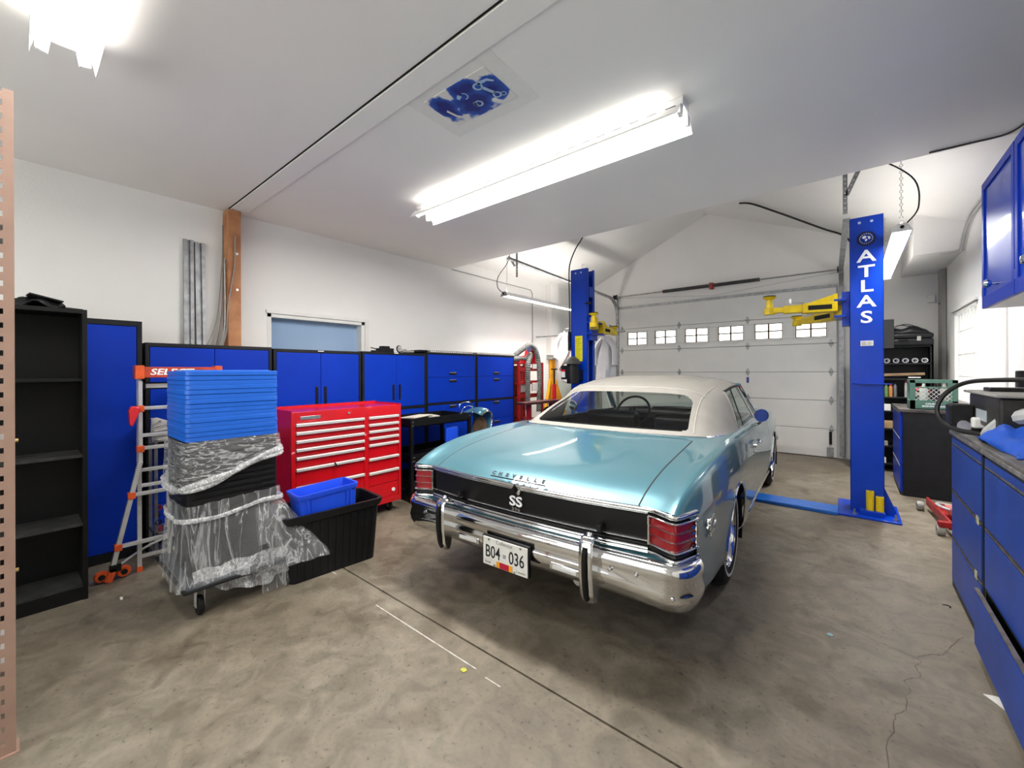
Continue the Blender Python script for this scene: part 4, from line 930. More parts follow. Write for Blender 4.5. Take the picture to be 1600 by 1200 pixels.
def stand(label, x, y, rz):
    t = T('tall_stand', label, 'stand', (x,y,0), rz, 'tall orange stands in the far left corner')
    b = MB(); b.cyl((0,0,.55),(0,0,1.60),.045,16); b.out('tube', YELO, t)
    BX(-.06,.06,-.08,.08,1.60,1.63).out('saddle', GREYM, t, bevel=.004)
    for k in range(3):
        a = 2*PI*k/3+.4; b = MB(); b.bar((.04*math.cos(a),.04*math.sin(a),1.25),(.42*math.cos(a),.42*math.sin(a),.02),.05,.03,(0,0,1)); b.out('leg', YELO, t, bevel=.003)
        b = MB(); b.prism([(.04,1.22),(.14,.95),(.04,.8)],'y',-.006,.006); b.xf(Matrix.Rotation(a,4,'Z')); b.out('web_plate', YELO, t)
    return t
stand('tall orange support stand nearest the left lift post', -4.0, 5.93, .2)
stand('tall orange support stand just behind the red hose stand', -4.20, 6.28, .5)
t = tag(MB().cyl((-4.55,6.9,.0),(-4.55,6.9,1.5),.03).out('floor_pipe', GREENC),'pale green pipe','pipe') if False else None
t = T('air_compressor', 'pale green machine cabinet with two round dials behind the orange stands', 'machine', (-4.46, 7.4, 0))
BX(-.26,.26,-.45,.55,0,1.62).out('cabinet', GREENC, t, bevel=.01)
for y in (-.25,.05,): MB().ring((.27,y,1.42),(1,0,0),.065,.016,22,8).out('dial_ring', BLACK, t, smooth=True); MB().cyl((.26,y,1.42),(.268,y,1.42),.055,20).out('dial_face', GREYM, t)
BX(.26,.28,.2,.35,.9,1.2).out('door_panel', TRIMW, t, bevel=.003)
t = T('red_jack', 'slim red hydraulic jack with a black screw standing by the orange stand', 'jack', (-3.80, 5.72, 0))
MB().cyl((0,0,0),(0,0,1.18),.035,14).out('cylinder', RED, t); MB().cyl((0,0,1.18),(0,0,1.42),.012,10).out('screw', BLACK, t); BX(-.03,.03,-.05,.05,1.42,1.44).out('saddle', BLACK, t); BX(-.15,.15,-.12,.12,0,.04).out('foot_plate', REDW, t)
# hanging white coveralls
def coat(x,y,z0,z1,label,seed,wd=.16):
    random.seed(seed); rows = []
    for i in range(14):
        f_ = i/13; r = []
        for j in range(20):
            a = 2*PI*j/19; rad = wd*(.35+.75*math.sin(min(1,f_*1.5)*PI/2))*(1+.16*math.sin(5*a+seed+f_*4)); r.append((x+rad*math.cos(a)*.9, y+rad*.5*math.sin(a), z1-(z1-z0)*f_+.02*math.sin(3*a)))
        rows.append(r)
    t = T('hanging_coverall', label, 'clothing', (x,y,z0), 0, 'white coveralls hanging behind the left post')
    b = MB(); b.grid(rows); b.xf(Matrix.Translation((-x,-y,-z0))); b.out('body', CLOTHW, t, smooth=True)
    b = MB()
    for s in (-1,1): b.tube(spline([(s*wd*.3,0,z1-z0-.04),(s*wd*1.0,-.02,z1-z0-.2),(s*wd*1.1,-.03,(z1-z0)*.45)],5),[.05]*5+[.045]*6,8)
    b.out('sleeve', CLOTHW, t, smooth=True)
    MB().tube([(0,0,z1-z0-.03),(0,.0,z1-z0+.06),(0,.15,z1-z0+.07)],.006,6).out('hook', STEEL, t); 
coat(-3.95,6.3,1.2,2.1,'white coverall hanging left of the left lift post',2)
coat(-3.18,6.35,1.1,1.98,'white coverall hanging right of the left lift post',5)
b = MB(); b.cyl((-4.7,6.45,2.06),(-2.9,6.50,2.06),.012,8); tag(b.out('clothes_rail', STEEL), 'thin steel rail across the far left corner holding the coveralls', 'rail')
b = MB(); b.tube([(-4.735,4.30,2.975),(-4.735,5.22,2.965),(-4.735,6.32,2.96),(-4.735,6.38,2.9),(-4.735,6.38,1.6)],.007,6); tag(b.out('wall_cable', GREYM), 'thin grey cable pinned along the top of the left wall', 'cable')

# ================================================================== RACK POST AT THE LEFT EDGE
t = T('rack_upright', 'copper-coloured perforated steel rack upright at the left edge', 'rack', (-2.38, 0.0, 0))
def slotplate(b, x, y0, y1, z0, z1, th, pitch, sw, shh):
    n = int((z1-z0)/pitch); yc = (y0+y1)/2
    b.box(x-th,x,y0,yc-sw/2,z0,z1); b.box(x-th,x,yc+sw/2,y1,z0,z1)
    for i in range(n+1):
        a = z0+i*pitch+shh/2 if i else z0; c = z0+(i+1)*pitch-shh/2 if i < n else z1
        if a < c: b.box(x-th,x,yc-sw/2,yc+sw/2,a,c)
b = MB(); slotplate(b, 0, -.058, .0, 0, 2.44, .002, .0508, .009, .02); b.box(-.05,0,-.002,0,0,2.44) if False else None
b.box(-.045,0,-.0,.002,0,2.44); b.out('upright', COPPER, t)
BX(-.08,.01,-.07,.01,0,.006).out('foot_plate', COPPER, t)
for z in (1.15,.67): MB().cyl((-.01,.002,z),(-.01,.010,z),.007,8).out('bolt', BRASS, t)
for z in (.3,1.15,1.95):
    BX(-.045,-.003,-.9,-.058,z-.04,z).out('shelf_beam', COPPER, t); BX(-.48,-.045,-.9,-.0,z-.02,z).out('shelf', GREYM, t)
BX(-.045,0,-.90,-.88,0,2.44).out('upright', COPPER, t)

# ================================================================== CEILING OVERSPRAY
def spray_mat():
    m = bpy.data.materials.new('overspray'); m.use_nodes = True; nt = m.node_tree; b = nt.nodes['Principled BSDF']; L = nt.links
    tc = nt.nodes.new('ShaderNodeTexCoord'); n = nt.nodes.new('ShaderNodeTexNoise'); n.inputs['Scale'].default_value = 9; n.inputs['Detail'].default_value = 3
    L.new(tc.outputs['Object'], n.inputs['Vector'])
    sx = nt.nodes.new('ShaderNodeSeparateXYZ'); L.new(tc.outputs['Object'], sx.inputs[0])
    def blob(cx,cy,rx,ry):
        v = nt.nodes.new('ShaderNodeVectorMath'); v.operation = 'SUBTRACT'; L.new(tc.outputs['Object'], v.inputs[0]); v.inputs[1].default_value = (cx,cy,0)
        s = nt.nodes.new('ShaderNodeVectorMath'); s.operation = 'MULTIPLY'; L.new(v.outputs[0], s.inputs[0]); s.inputs[1].default_value = (1/rx,1/ry,0)
        l = nt.nodes.new('ShaderNodeVectorMath'); l.operation = 'LENGTH'; L.new(s.outputs[0], l.inputs[0]); return l.outputs['Value']
    cur = None
    for bl in ((-.17,-.02,.07,.12),(.0,.03,.12,.12),(.03,-.08,.10,.07),(.165,.0,.075,.10),(-.06,.05,.08,.05)):
        o = blob(*bl)
        if cur is None: cur = o
        else:
            mn = nt.nodes.new('ShaderNodeMath'); mn.operation = 'MINIMUM'; L.new(cur, mn.inputs[0]); L.new(o, mn.inputs[1]); cur = mn.outputs[0]
    ad = nt.nodes.new('ShaderNodeMath'); ad.operation = 'MULTIPLY_ADD'; L.new(n.outputs['Fac'], ad.inputs[0]); ad.inputs[1].default_value = 1.7; 
    L.new(cur, ad.inputs[2])
    r = nt.nodes.new('ShaderNodeValToRGB'); e = r.color_ramp.elements; e[0].position = .80; e[0].color = (*lin((4,30,120)),1); e[1].position = 1.75; e[1].color = (.74,.72,.68,1)
    k = e.new(1.0/1.0 if False else .98); k.color = (*lin((24,84,180)),1)
    mr = nt.nodes.new('ShaderNodeMath'); mr.operation = 'MULTIPLY'; mr.inputs[1].default_value = .50; L.new(ad.outputs[0], mr.inputs[0])
    e[0].position = .66; k.position = .92; e[2].position = 1.0
    L.new(mr.outputs[0], r.inputs['Fac']); L.new(r.outputs['Color'], b.inputs['Base Color']); b.inputs['Roughness'].default_value = .6
    return m
PC = Vector((-1.70, 1.69, ZC)); dxp = Vector((.46,-.02,0)); 
t = T('ceiling_patch', 'ceiling patch with blue paint overspray and stencil marks of parts', 'paint patch', (PC.x, PC.y, ZC), math.radians(2))
BX(-.33,.33,-.24,.24,-.0015,0).out('filler_border', mat('filler', (.82,.81,.77), .7, noise=.04, nscale=20), t, bevel=.003)
BX(-.235,.235,-.145,.145,-.006,-.001).out('painted_board', spray_mat(), t)
SM = mat('stencil_pale', lin((170,196,226)), .6, noise=.2, nscale=30)
def flat(poly,m=SM): b = MB(); b.prism(poly,'z',-.0072,-.006); b.out('stencil_mark', m, t)
def flatring(cx,cy,r0,r1,a0=0,a1=2*PI):
    b = MB(); n = 20; b.grid([[(cx+r*math.cos(a0+(a1-a0)*i/n),cy+r*math.sin(a0+(a1-a0)*i/n),-.0072) for r in (r0,r1)] for i in range(n+1)]); b.out('stencil_mark', SM, t)
flatring(.11,-.055,.017,.030); flatring(.155,.06,.015,.026); flatring(.19,.075,.012,.018); flatring(.02,.055,.016,.027); flatring(-.01,-.045,.022,.029,-1.2,1.8)
flat([(.115,-.03),(.135,-.035),(.165,.04),(.145,.045)]); flat([(.125,-.085),(.19,-.075),(.215,-.04),(.205,-.035),(.18,-.06),(.12,-.06)]); flat([(-.005,.03),(.01,.03),(.01,.07),(-.01,.06)]); flat([(-.055,-.055),(-.03,-.075),(-.02,-.05),(-.05,-.035)])
flat([(-.19,-.005),(-.175,-.015),(-.16,.06),(-.125,.10),(-.13,.115),(-.175,.075)], mat('stencil_white', (.68,.68,.66), .6, noise=.05))

# ================================================================== RIGHT SIDE CABINETS
def base_cab(label, y0, y1, open_bottom=False):
    t = T('drawer_cabinet', label, 'cabinet', (.51, y0, 0), 0, 'worn blue drawer cabinets along the right wall'); Wd = y1-y0
    b = MB(); b.box(.0,.46,0,.02,0,1.0); b.box(.0,.46,Wd-.02,Wd,0,1.0); b.box(.44,.46,0,Wd,0,1.0); b.box(0,.46,0,Wd,0,.04); b.box(0,.46,0,Wd,.96,1.0)
    for z in (.335,.635): b.box(.0,.44,.02,Wd-.02,z-.02,z-.012)
    b.out('carcass', FRAME, t, bevel=.002)
    BX(.012,.016,.02,Wd-.02,.05,.32).out('inner_back', DARK, t) if False else None
    for k,(a,c) in enumerate(((.045,.318),(.335,.618),(.635,.925))):
        x = -.035 if (open_bottom and k == 0) else 0
        d = BX(x-.004,x+.014,.022,Wd-.022,a,c-.012).out('drawer', DKBLUE, t, bevel=.002)
        b = MB(); b.box(x-.003,x+.012,.022,Wd-.022,c-.004,c+.006); b.out('pull_channel', mat('pull_metal', (.25,.22,.2), .4, metal=.7, noise=.5, nscale=20), d)
        BX(x+.0,x+.010,.04,Wd-.04,c-.012,c-.004).out('pull_recess', HOLE, d)
        if x: 
            b = MB(); b.box(x+.014,.42,.03,.036,a,c-.04); b.box(x+.014,.42,Wd-.036,Wd-.03,a,c-.04); b.box(x+.014,.42,.03,Wd-.03,a,a+.006); b.out('drawer_box', FRAME, d)
    BX(-.002,.014,.022,Wd-.022,.93,.965).out('header', DKBLUE, t)
    BX(-.012,.012,0,Wd,.985,1.005).out('worn_edge', mat('bare_edge', (.30,.28,.26), .4, metal=.5, noise=.6, nscale=12), t, bevel=.002)
    for z,yy in ((.625,.06),(.33,.10)): BX(-.007,-.004,Wd*.0+yy,yy+.05,z-.02,z+.02).out('scuff_mark', mat('scuff', (.5,.5,.35), .6, noise=.5, nscale=30), t) if not open_bottom else None
    return t
base_cab('worn blue three-drawer cabinet nearest the red floor jack', 3.065, 3.875)
base_cab('worn blue three-drawer cabinet with its bottom drawer pulled out', 1.92, 3.04, True)
base_cab('worn blue three-drawer cabinet nearest the camera, mostly outside the frame', 1.08, 1.895)
t = T('counter_top', 'thin grimy grey worktop lying on the right-hand drawer cabinets', 'worktop', (.74, 2.6, 1.006))
BX(-.24,.26,-1.5,1.28,0,.018).out('board', mat('grimy_top', (.17,.16,.15), .5, noise=.6, nscale=7), t, bevel=.003)
# wall cabinets
def wall_cab(label, y0, y1):
    t = T('wall_cabinet', label, 'cabinet', (.66, y0, 1.79), 0, 'blue wall cabinets above the worktop'); Wd = y1-y0; Hh = .80
    BX(.02,.34,0,Wd,.02,Hh).out('carcass', BLUE, t); BX(.02,.34,0,Wd,0,.02).out('bottom_board', TRIMW, t)
    b = MB(); b.box(.0,.02,0,.045,0,Hh); b.box(0,.02,Wd-.045,Wd,0,Hh); b.box(0,.02,.045,Wd-.045,0,.075); b.box(0,.02,.045,Wd-.045,Hh-.05,Hh); d = b.out('door_frame', BLUE, t, bevel=.002)
    BX(.008,.018,.04,Wd-.04,.07,Hh-.04).out('door_panel', BLUEG, d)
    MB().lathe([(.010,0),(.010,-.03),(.022,-.04),(.026,-.052),(.018,-.064),(0,-.067)],(.008,.30,.11),(1,0,0),16).out('knob', CHROME, d, smooth=True)
    BX(.0,.03,Wd,Wd+.006,.08,.13).out('hinge', STEEL, t)
wall_cab('blue wall cabinet at the far end, with a round chrome knob', 3.31, 3.98)
wall_cab('blue wall cabinet cut off by the right edge of the picture', 2.625, 3.295)
wall_cab('blue wall cabinet out of frame nearest the camera', 1.94, 2.61)
b = MB(); b.tube(spline([(.97,4.3,2.965),(.97,5.0,2.98),(.97,5.8,3.03),(.97,6.3,3.02),(.97,6.6,2.93),(.965,6.75,2.80),(.94,6.78,2.745),(.80,6.79,2.735)],8),.014,8); b.tube(spline([(.975,4.3,2.925),(.975,5.0,2.94),(.975,5.8,2.99),(.975,6.28,2.98),(.975,6.56,2.90),(.975,6.72,2.78),(.96,6.76,2.72)],8),.010,8)
tag(b.out('wall_conduit', mat('conduit_grey', (.50,.50,.49), .5, noise=.1), smooth=True), 'pair of grey conduits bending along the top of the right wall', 'conduit')
b = MB(); b.tube(spline([(.45,4.24,2.978),(.655,4.24,2.977),(.815,4.23,2.976),(.88,4.1,2.976),(.95,3.9,2.976)],6),.006,6); tag(b.out('ceiling_cable', CABLE), 'black cable along the ceiling edge above the blue wall cabinets', 'cable')
t = T('hanging_lead', 'grey cable with a black plug hanging on the right wall below the wall cabinets', 'cable', (.96,4.2,1.79))
MB().tube(spline([(.0,.1,.0),(.0,.2,-.1),(.0,.32,-.25),(.0,.3,-.42),(.0,.2,-.55),(-.02,.22,-.75)],8),.009,8).out('lead', mat('conduit_grey',(0,0,0)), t, smooth=True)
BX(-.02,.02,.42,.50,-.55,-.40).out('plug', BLACK, t, bevel=.008); MB().tube(spline([(.0,.46,-.54),(-.01,.48,-.62),(.0,.44,-.72)],5),.006,6).out('red_lead', RED, t)
# black machine and its cable on the worktop
t = T('shop_machine', 'greasy black box-shaped machine standing on the far end of the worktop', 'machine', (.72, 3.52, 1.024))
BX(-.15,.24,-.42,.24,.06,.235).out('housing', mat('greasy_black', (.022,.02,.018), .45, noise=.6, nscale=9, bump=.2), t, bevel=.012)
BX(-.17,.25,-.46,.28,.235,.25).out('lid_plate', GREYM, t, bevel=.006); BX(-.11,.06,.0,.14,.25,.272).out('handle_block', BLACK, t, bevel=.006)
BX(-.25,-.15,.10,.26,.04,.16).out('side_box', BLACK, t, bevel=.006); BX(-.24,-.16,.12,.24,.158,.164).out('box_lid', RUBBER, t)
BX(-.153,-.150,-.18,.05,.09,.15).out('name_strip', mat('strip_grey', (.42,.47,.52), .4, noise=.1), t)
MB().cyl((-.2,.05,.04),(-.14,.12,.04),.035,14).out('motor_end', SATIN, t); BX(-.18,-.10,-.04,.02,.04,.10).out('white_fitting', TRIMW, t, bevel=.01)
for x in (-.12,.2):
    for y in (-.38,.2): BX(x-.02,x+.02,y-.02,y+.02,0,.06).out('foot', RUBBER, t)
b = MB(); b.tube(spline([(.95,3.0,1.33),(.80,3.35,1.34),(.66,3.55,1.34),(.55,3.70,1.32),(.47,3.76,1.25),(.43,3.76,1.15),(.45,3.70,1.07),(.50,3.58,1.04),(.58,3.45,1.036),(.66,3.3,1.036)],8),.013,8)
tag(b.out('power_cable', CABLE, smooth=True), 'thick black cable looping out in front of the greasy black machine', 'cable')
# blue cloth + gloves
def cloth(name, cx,cy,z,hx,hy,hz,m,label,cat,seed,n=30):
    random.seed(seed); rows = []; ph = [random.uniform(0,6) for _ in range(4)]
    for i in range(n):
        r = []
        for j in range(n):
            u,v = -1+2*i/(n-1), -1+2*j/(n-1); d = max(0,1-(abs(u)**2.4+abs(v)**2.4)*.9)
            r.append((cx+u*hx*(1+.12*math.sin(4*v+ph[0])), cy+v*hy*(1+.12*math.sin(5*u+ph[1])), z+.004+hz*(d**.6)*(.70+.20*math.sin(5*u+3*v+ph[2])*math.cos(4*v-3*u+ph[3])+.14*abs(math.sin(9*u-5*v+ph[0]))-.10*abs(math.cos(11*v+3*u)))))
        rows.append(r)
    b = MB(); b.grid(rows); o = b.out(name, m, smooth=True, solid=.004, fix=False, ang=180); tag(o,label,cat); return o
cloth('blue_cloth', .72,3.02,1.024,.20,.34,.14,CLOTHB,'crumpled bright blue cloth heaped on the worktop','cloth',4)
b = MB(); b.tube(spline([(.555,3.30,1.045),(.56,3.22,1.08),(.60,3.18,1.13),(.64,3.12,1.165),(.70,3.0,1.19),(.8,2.9,1.19)],6),[.016+.022*min(1,i/14) for i in range(31)],10)
for k in range(4): b.tube(spline([(.70,2.98-.02*k,1.185),(.66,2.90-.02*k,1.185),(.62,2.83-.03*k,1.17)],4),.013,8)
tag(b.out('work_glove', GLOVE, smooth=True), 'limp grey work glove draped over the blue cloth', 'glove')
b = MB(); b.tube(spline([(.60,2.70,1.03),(.70,2.62,1.035),(.82,2.55,1.03),(.86,2.7,1.032),(.75,2.8,1.03),(.62,2.72,1.03)],8),.008,6); tag(b.out('coiled_cord', CABLE), 'black coiled cord lying on the worktop in front of the cloth', 'cord')
b = MB(); b.bar((.60,2.45,1.03),(.66,2.72,1.03),.018,.008); b.cyl((.66,2.72,1.03),(.67,2.78,1.03),.014); tag(b.out('hand_tool', ALU, bevel=.002), 'pale hand tool lying at the worktop edge', 'tool')
# floor jack
t = T('floor_jack', 'faded red trolley jack on the floor beside the near blue cabinet', 'floor jack', (.74, 5.25, 0), math.radians(4))
b = MB(); b.box(-.12,-.10,-.25,.55,.05,.13); b.box(.12,.14,-.25,.55,.05,.13); b.box(-.10,.12,.10,.50,.06,.09); b.out('frame', REDW, t, bevel=.006)
b = MB(); b.bar((0,.35,.10),(0,-.2,.15),.09,.06); b.out('lift_arm', mat('faded_red', lin((196,110,104)), .55, noise=.3), t, bevel=.008)
MB().lathe([(0,.0),(.05,0),(.055,.02),(0,.02)],(0,-.22,.17),(0,0,1),16).out('saddle', REDW, t)
b = MB(); b.bar((-.19,-.28,.10),(.16,-.24,.10),.05,.05); b.out('front_axle', REDW, t, bevel=.008)
for x,y in ((-.17,-.26),(.17,-.24),(-.17,.5),(.17,.5)):
    MB().lathe([(.008,-.025),(.04,-.025),(.045,-.012),(.045,.012),(.04,.025),(.008,.025)],(x,y,.045),(1,0,0),18).out('wheel', GREYM, t, smooth=True)
b = MB(); b.ring((.0,.2,.13),(.2,0,1),.11,.012,22,6); b.out('hoop', ALU, t)
# ---- black file cabinet row + crate
t = T('file_cabinet', 'tall black filing cabinet with blue drawer fronts facing the lift', 'cabinet', (.43, 6.28, 0))
BX(.02,.50,0,1.0,0,.955).out('carcass', FRAME, t, bevel=.004); BX(-.01,.51,-.01,1.01,.93,.962).out('top_board', mat('worn_top', (.10,.09,.085), .5, noise=.6, nscale=10), t, bevel=.003)
for k,(a,c) in enumerate(((.04,.335),(.345,.635),(.645,.925))): d = BX(0,.02,.015,.985,a,c).out('drawer', BLUE, t, bevel=.002); BX(-.004,.0,.02,.98,c-.012,c-.002).out('pull_lip', GREYM, d)
t = T('milk_crate', 'green plastic milk crate standing on the black filing cabinet', 'crate', (.70, 6.50, .962))
cw2, cd2, ch2 = .185, .15, .325
b = MB()
for (x0,x1,y0,y1) in ((-cw2,cw2,-cd2,-cd2+.01),(-cw2,cw2,cd2-.01,cd2),(-cw2,-cw2+.01,-cd2,cd2),(cw2-.01,cw2,-cd2,cd2)):
    b.box(x0,x1,y0,y1,0,.10); b.box(x0,x1,y0,y1,ch2-.035,ch2)
b.box(-cw2,cw2,-cd2,cd2,0,.012)
for sx in (-1,1):
    for sy in (-1,1): b.box(*(sorted((sx*cw2,sx*(cw2-.045)))),*(sorted((sy*cd2,sy*(cd2-.012)))),0,ch2)
    b.box(*(sorted((sx*.06,sx*.065))),-cd2,-cd2+.01,ch2-.09,ch2)
b.box(-.14,.14,-cd2,-cd2+.01,ch2-.09,ch2-.075)
b.out('shell', CRATE, t, bevel=.002)
b = MB()
for yy in (-cd2+.005,):
    for i in range(-3,8):
        xa = -.14+i*.04; zA, zB = .10, ch2-.085
        for s in (1,-1):
            p = [xa, zA]; q = [xa+.125, zB]
            if s < 0: p, q = [xa+.125, zA], [xa, zB]
            def cl(p,q):
                for lim,sg_ in ((-.14,1),(.14,-1)):
                    if (p[0]-lim)*sg_ < 0 and (q[0]-lim)*sg_ < 0: return None
                    if (p[0]-lim)*sg_ < 0: t_ = (lim-p[0])/(q[0]-p[0]); p = [lim, p[1]+(q[1]-p[1])*t_]
                    if (q[0]-lim)*sg_ < 0: t_ = (lim-p[0])/(q[0]-p[0]); q = [lim, p[1]+(q[1]-p[1])*t_]
                return p,q
            r_ = cl(p,q)
            if r_ and abs(r_[0][0]-r_[1][0]) > .004: b.bar((r_[0][0],yy,r_[0][1]),(r_[1][0],yy,r_[1][1]),.0045,.006,(0,1,0))
lt = b.out('lattice', ALU, t); lt['kind'] = 'stuff'
text('crate_lettering','COUNTRY',.026,basis((.0,-cd2-.0012,.062),(1,0,0),(0,0,1)),MARK,t,.0005,offset=.0005)
text('crate_lettering','MORNING FARMS',.022,basis((.0,-cd2-.0012,.036),(1,0,0),(0,0,1)),MARK,t,.0005,offset=.0005)
for k,(x,m_,lab) in enumerate(((-.06,GREENC,'pale green can inside the green milk crate'),(.03,BLACK,'black bottle inside the green milk crate'),(.10,GREYM,'grey bottle inside the green milk crate'))):
    b = MB(); b.lathe([(0,0),(.035,0),(.035,.2),(.015,.24),(.012,.27),(0,.27)],(.70+x,6.50,.975),(0,0,1),14); tag(b.out('bottle', m_, smooth=True), lab, 'bottle')
# ---- black shelving at the back wall
t = T('shelving_unit', 'black steel shelving unit crowded with supplies behind the lettered post', 'shelving', (.42, 7.78, 0))
for x in (-.41,.39):
    for y in (-.18,.16): BX(x,x+.03,y,y+.02,0,1.74).out('post', BLACK, t)
BX(-.41,.42,.17,.178,0,1.74).out('back_sheet', BLACK, t); BX(.405,.42,-.18,.18,0,1.74).out('side_sheet', FRAME, t)
SZ = (.12,.36,.60,.84,1.03,1.28,1.49,1.72)
for z in SZ: BX(-.41,.42,-.18,.18,z-.02,z).out('shelf', FRAME, t, bevel=.002)
def put(o, l, c, g=None): tag(o,l,c,g)
for i in range(6):
    x = .30+i*.092; r = .033
    b = MB(); b.lathe([(.020,.0),(r,.0),(r,.22),(.020,.22)],(x,7.60,1.49+r),(0,1,0),18)
    put(b.out('steel_tube', SATIN, smooth=True), 'silver round tube end on the top shelf, %s' % ['hidden beside the lettered post','first in view from the post','second in view from the post','third in view from the post','fourth in view from the post','last of the row, nearest the wall'][i], 'tube', 'round silver tubes on the top shelf')
put(BX(.05,.36,7.61,7.66,1.50,1.55).out('metal_cylinder', SATIN, bevel=.02), 'long silver bar lying beside the round tubes', 'bar') if False else None
b = MB(); b.bar((.1,7.62,1.32),(.76,7.62,1.345),.05,.035,(0,0,1)); put(b.out('wood_plank', mat('plank_brown', (.28,.18,.10), .6, noise=.4), bevel=.003), 'short brown board lying across the shelf under the tubes', 'board')
put(BX(.60,.72,7.59,7.60,1.29,1.305).out('price_strip', STICK), 'small white strip on the shelf edge under the brown board', 'strip')
def bottle(x,z,h,r,m,lab,cap=BLACK):
    t_ = T('spray_can', lab, 'can', (x,7.64,z), 0, 'cans on the middle shelf'); b = MB(); b.lathe([(0,0),(r,0),(r,h*.8),(r*.6,h*.88),(0,h*.88)],(0,0,0),(0,0,1),14); b.out('body', m, t_, smooth=True); MB().cyl((0,0,h*.86),(0,0,h),r*.5,10).out('cap', cap, t_)
G_ = mat('can_green',(.10,.22,.06),.4,noise=.3); O_ = mat('can_orange',(.5,.2,.05),.4,noise=.3)
bottle(.335,1.03,.19,.022,mat('can_pale',(.35,.42,.35),.4,noise=.3),'pale can nearest the lettered post on the middle shelf'); bottle(.385,1.03,.17,.02,G_,'green can on the middle shelf',G_); bottle(.43,1.03,.17,.02,O_,'orange and white can on the middle shelf',RED); bottle(.475,1.03,.19,.02,mat('can_grey',(.15,.16,.18),.3,metal=.6,noise=.3),'dark grey spray can on the middle shelf'); bottle(.58,1.03,.22,.013,mat('can_clear',(.45,.42,.42),.3,noise=.3),'thin red-tipped can beside the red brush',RED)
t = T('scrub_brush', 'red-handled brush with pale bristles on the middle shelf', 'brush', (.68,7.64,1.03))
b = MB(); b.tube(spline([(-.10,0,.07),(-.02,0,.10),(.06,0,.13),(.10,0,.07)],6),[.012]*6+[.022]*6+[.03]*7,8); b.out('handle', RED, t, smooth=True); BX(-.08,.12,-.03,.03,.02,.07).out('bristles', mat('bristle',(.45,.40,.34),.9,noise=.4,nscale=60), t, bevel=.01)
for (x0,x1,z,h,m_,lab,nm) in ((.33,.43,.84,.09,STICK,'white carton with a red stripe on the shelf above the black cabinet','carton'),(.44,.54,.84,.08,BLACK,'black box on the shelf beside the white carton','box'),(.55,.66,.84,.09,TRIMW,'plain white box on the shelf beside the green crate','box'),(.35,.45,.60,.10,mat('tan_card',(.42,.28,.14),.7,noise=.3),'tan block on the shelf left of the green crate','block'),(.48,.60,.60,.07,mat('olive_card',(.25,.24,.14),.7,noise=.4),'olive wedge on the shelf left of the green crate','block'),(.30,.40,.36,.06,GREYM,'grey tin on the lower shelf beside the post','tin'),(.28,.38,.12,.07,STICK,'white tin on the bottom shelf beside the post','tin')):
    o = BX(x0,x1,7.60,7.70,z,z+h).out(nm, m_, bevel=.006); put(o, lab, nm)
put(BX(.34,.375,7.596,7.60,.87,.895).out('red_label', RED), 'red label stripe on the white carton', 'label') if False else None
t = T('tool_case', 'black plastic tool case lying on top of the shelving unit', 'case', (.58,7.72,1.72))
BX(-.30,.26,-.17,.15,0,.09).out('lower_half', BPLAS, t, bevel=.02); BX(-.30,.26,-.17,.15,.095,.16).out('upper_half', BPLAS, t, bevel=.02)
for x in (-.16,.10): BX(x,x+.04,-.185,-.16,.06,.12).out('latch', GREYM, t, bevel=.004)
b = MB(); b.box(-.08,.02,-.20,-.17,.07,.085); b.out('handle', BLACK, t, bevel=.004)
t = T('tool_bag', 'black bag with tangled cords lying on the black tool case', 'bag', (.60,7.72,1.88))
b = MB(); rows = []
for i in range(9):
    r = []
    for j in range(12): u=-1+2*i/8; v=-1+2*j/11; r.append((v*.22,u*.12,.11*max(0,1-abs(u)**3-.0)*max(0,1-abs(v)**4)**.5*(.8+.2*math.sin(6*v))+.004))
    rows.append(r)
b.grid(rows); b.out('body', BPLAS, t, solid=.006, smooth=True)
b = MB(); b.tube(spline([(-.28,-.1,.0),(-.2,-.1,.06),(-.08,-.08,.12),(.02,-.1,.10),(.1,-.1,.07)],6),.006,6); b.tube(spline([(-.26,-.12,.0),(-.15,-.12,.09),(-.02,-.1,.13),(.08,-.11,.09)],6),.005,6); b.out('cord', CABLE, t)
t = T('speaker_panel', 'flat matt black panel standing on the shelving right behind the lettered post', 'panel', (.36,7.55,1.75))
BX(-.08,.10,-.03,.02,-.06,.33).out('panel', mat('matt_black', (.016,.017,.02), .7, noise=.2), t, bevel=.003)
# litter on the floor
def litter(x,y,m,lab,pts): 
    b = MB(); b.prism(pts,'z',0,.003); b.xf(Matrix.Translation((x,y,.0005))); tag(b.out('litter', m), lab, 'litter')
litter(-.085,2.739,mat('litter_blue',(.25,.42,.48),.7,noise=.2),'pale blue scrap on the floor to the right of the car',[(-.012,-.01),(.008,-.014),(.014,.004),(.002,.014),(-.012,.008)])
litter(.499,2.62,TRIMW,'torn white paper scrap on the floor under the open drawer',[(-.06,.03),(-.02,.045),(.02,.03),(.03,-.04),(.0,-.06),(-.03,-.01)])
litter(.44,3.508,BLACK,'small black hook-shaped bit on the floor near the blue cabinets',[(-.02,.0),(.0,.014),(.018,.004),(.014,-.02),(.006,-.018),(.008,.0),(-.006,.004)])
litter(-1.40,1.335,mat('litter_yellow',lin((200,200,80)),.7,noise=.3),'yellow-green paint fleck on the floor in front of the car',[(-.014,-.01),(.012,-.012),(.016,.006),(.0,.014),(-.014,.006)])
litter(-3.49,.42,TRIMW,'white scrap on the floor near the ladder wheels',[(-.025,-.004),(.02,-.008),(.025,.004),(-.01,.008)])
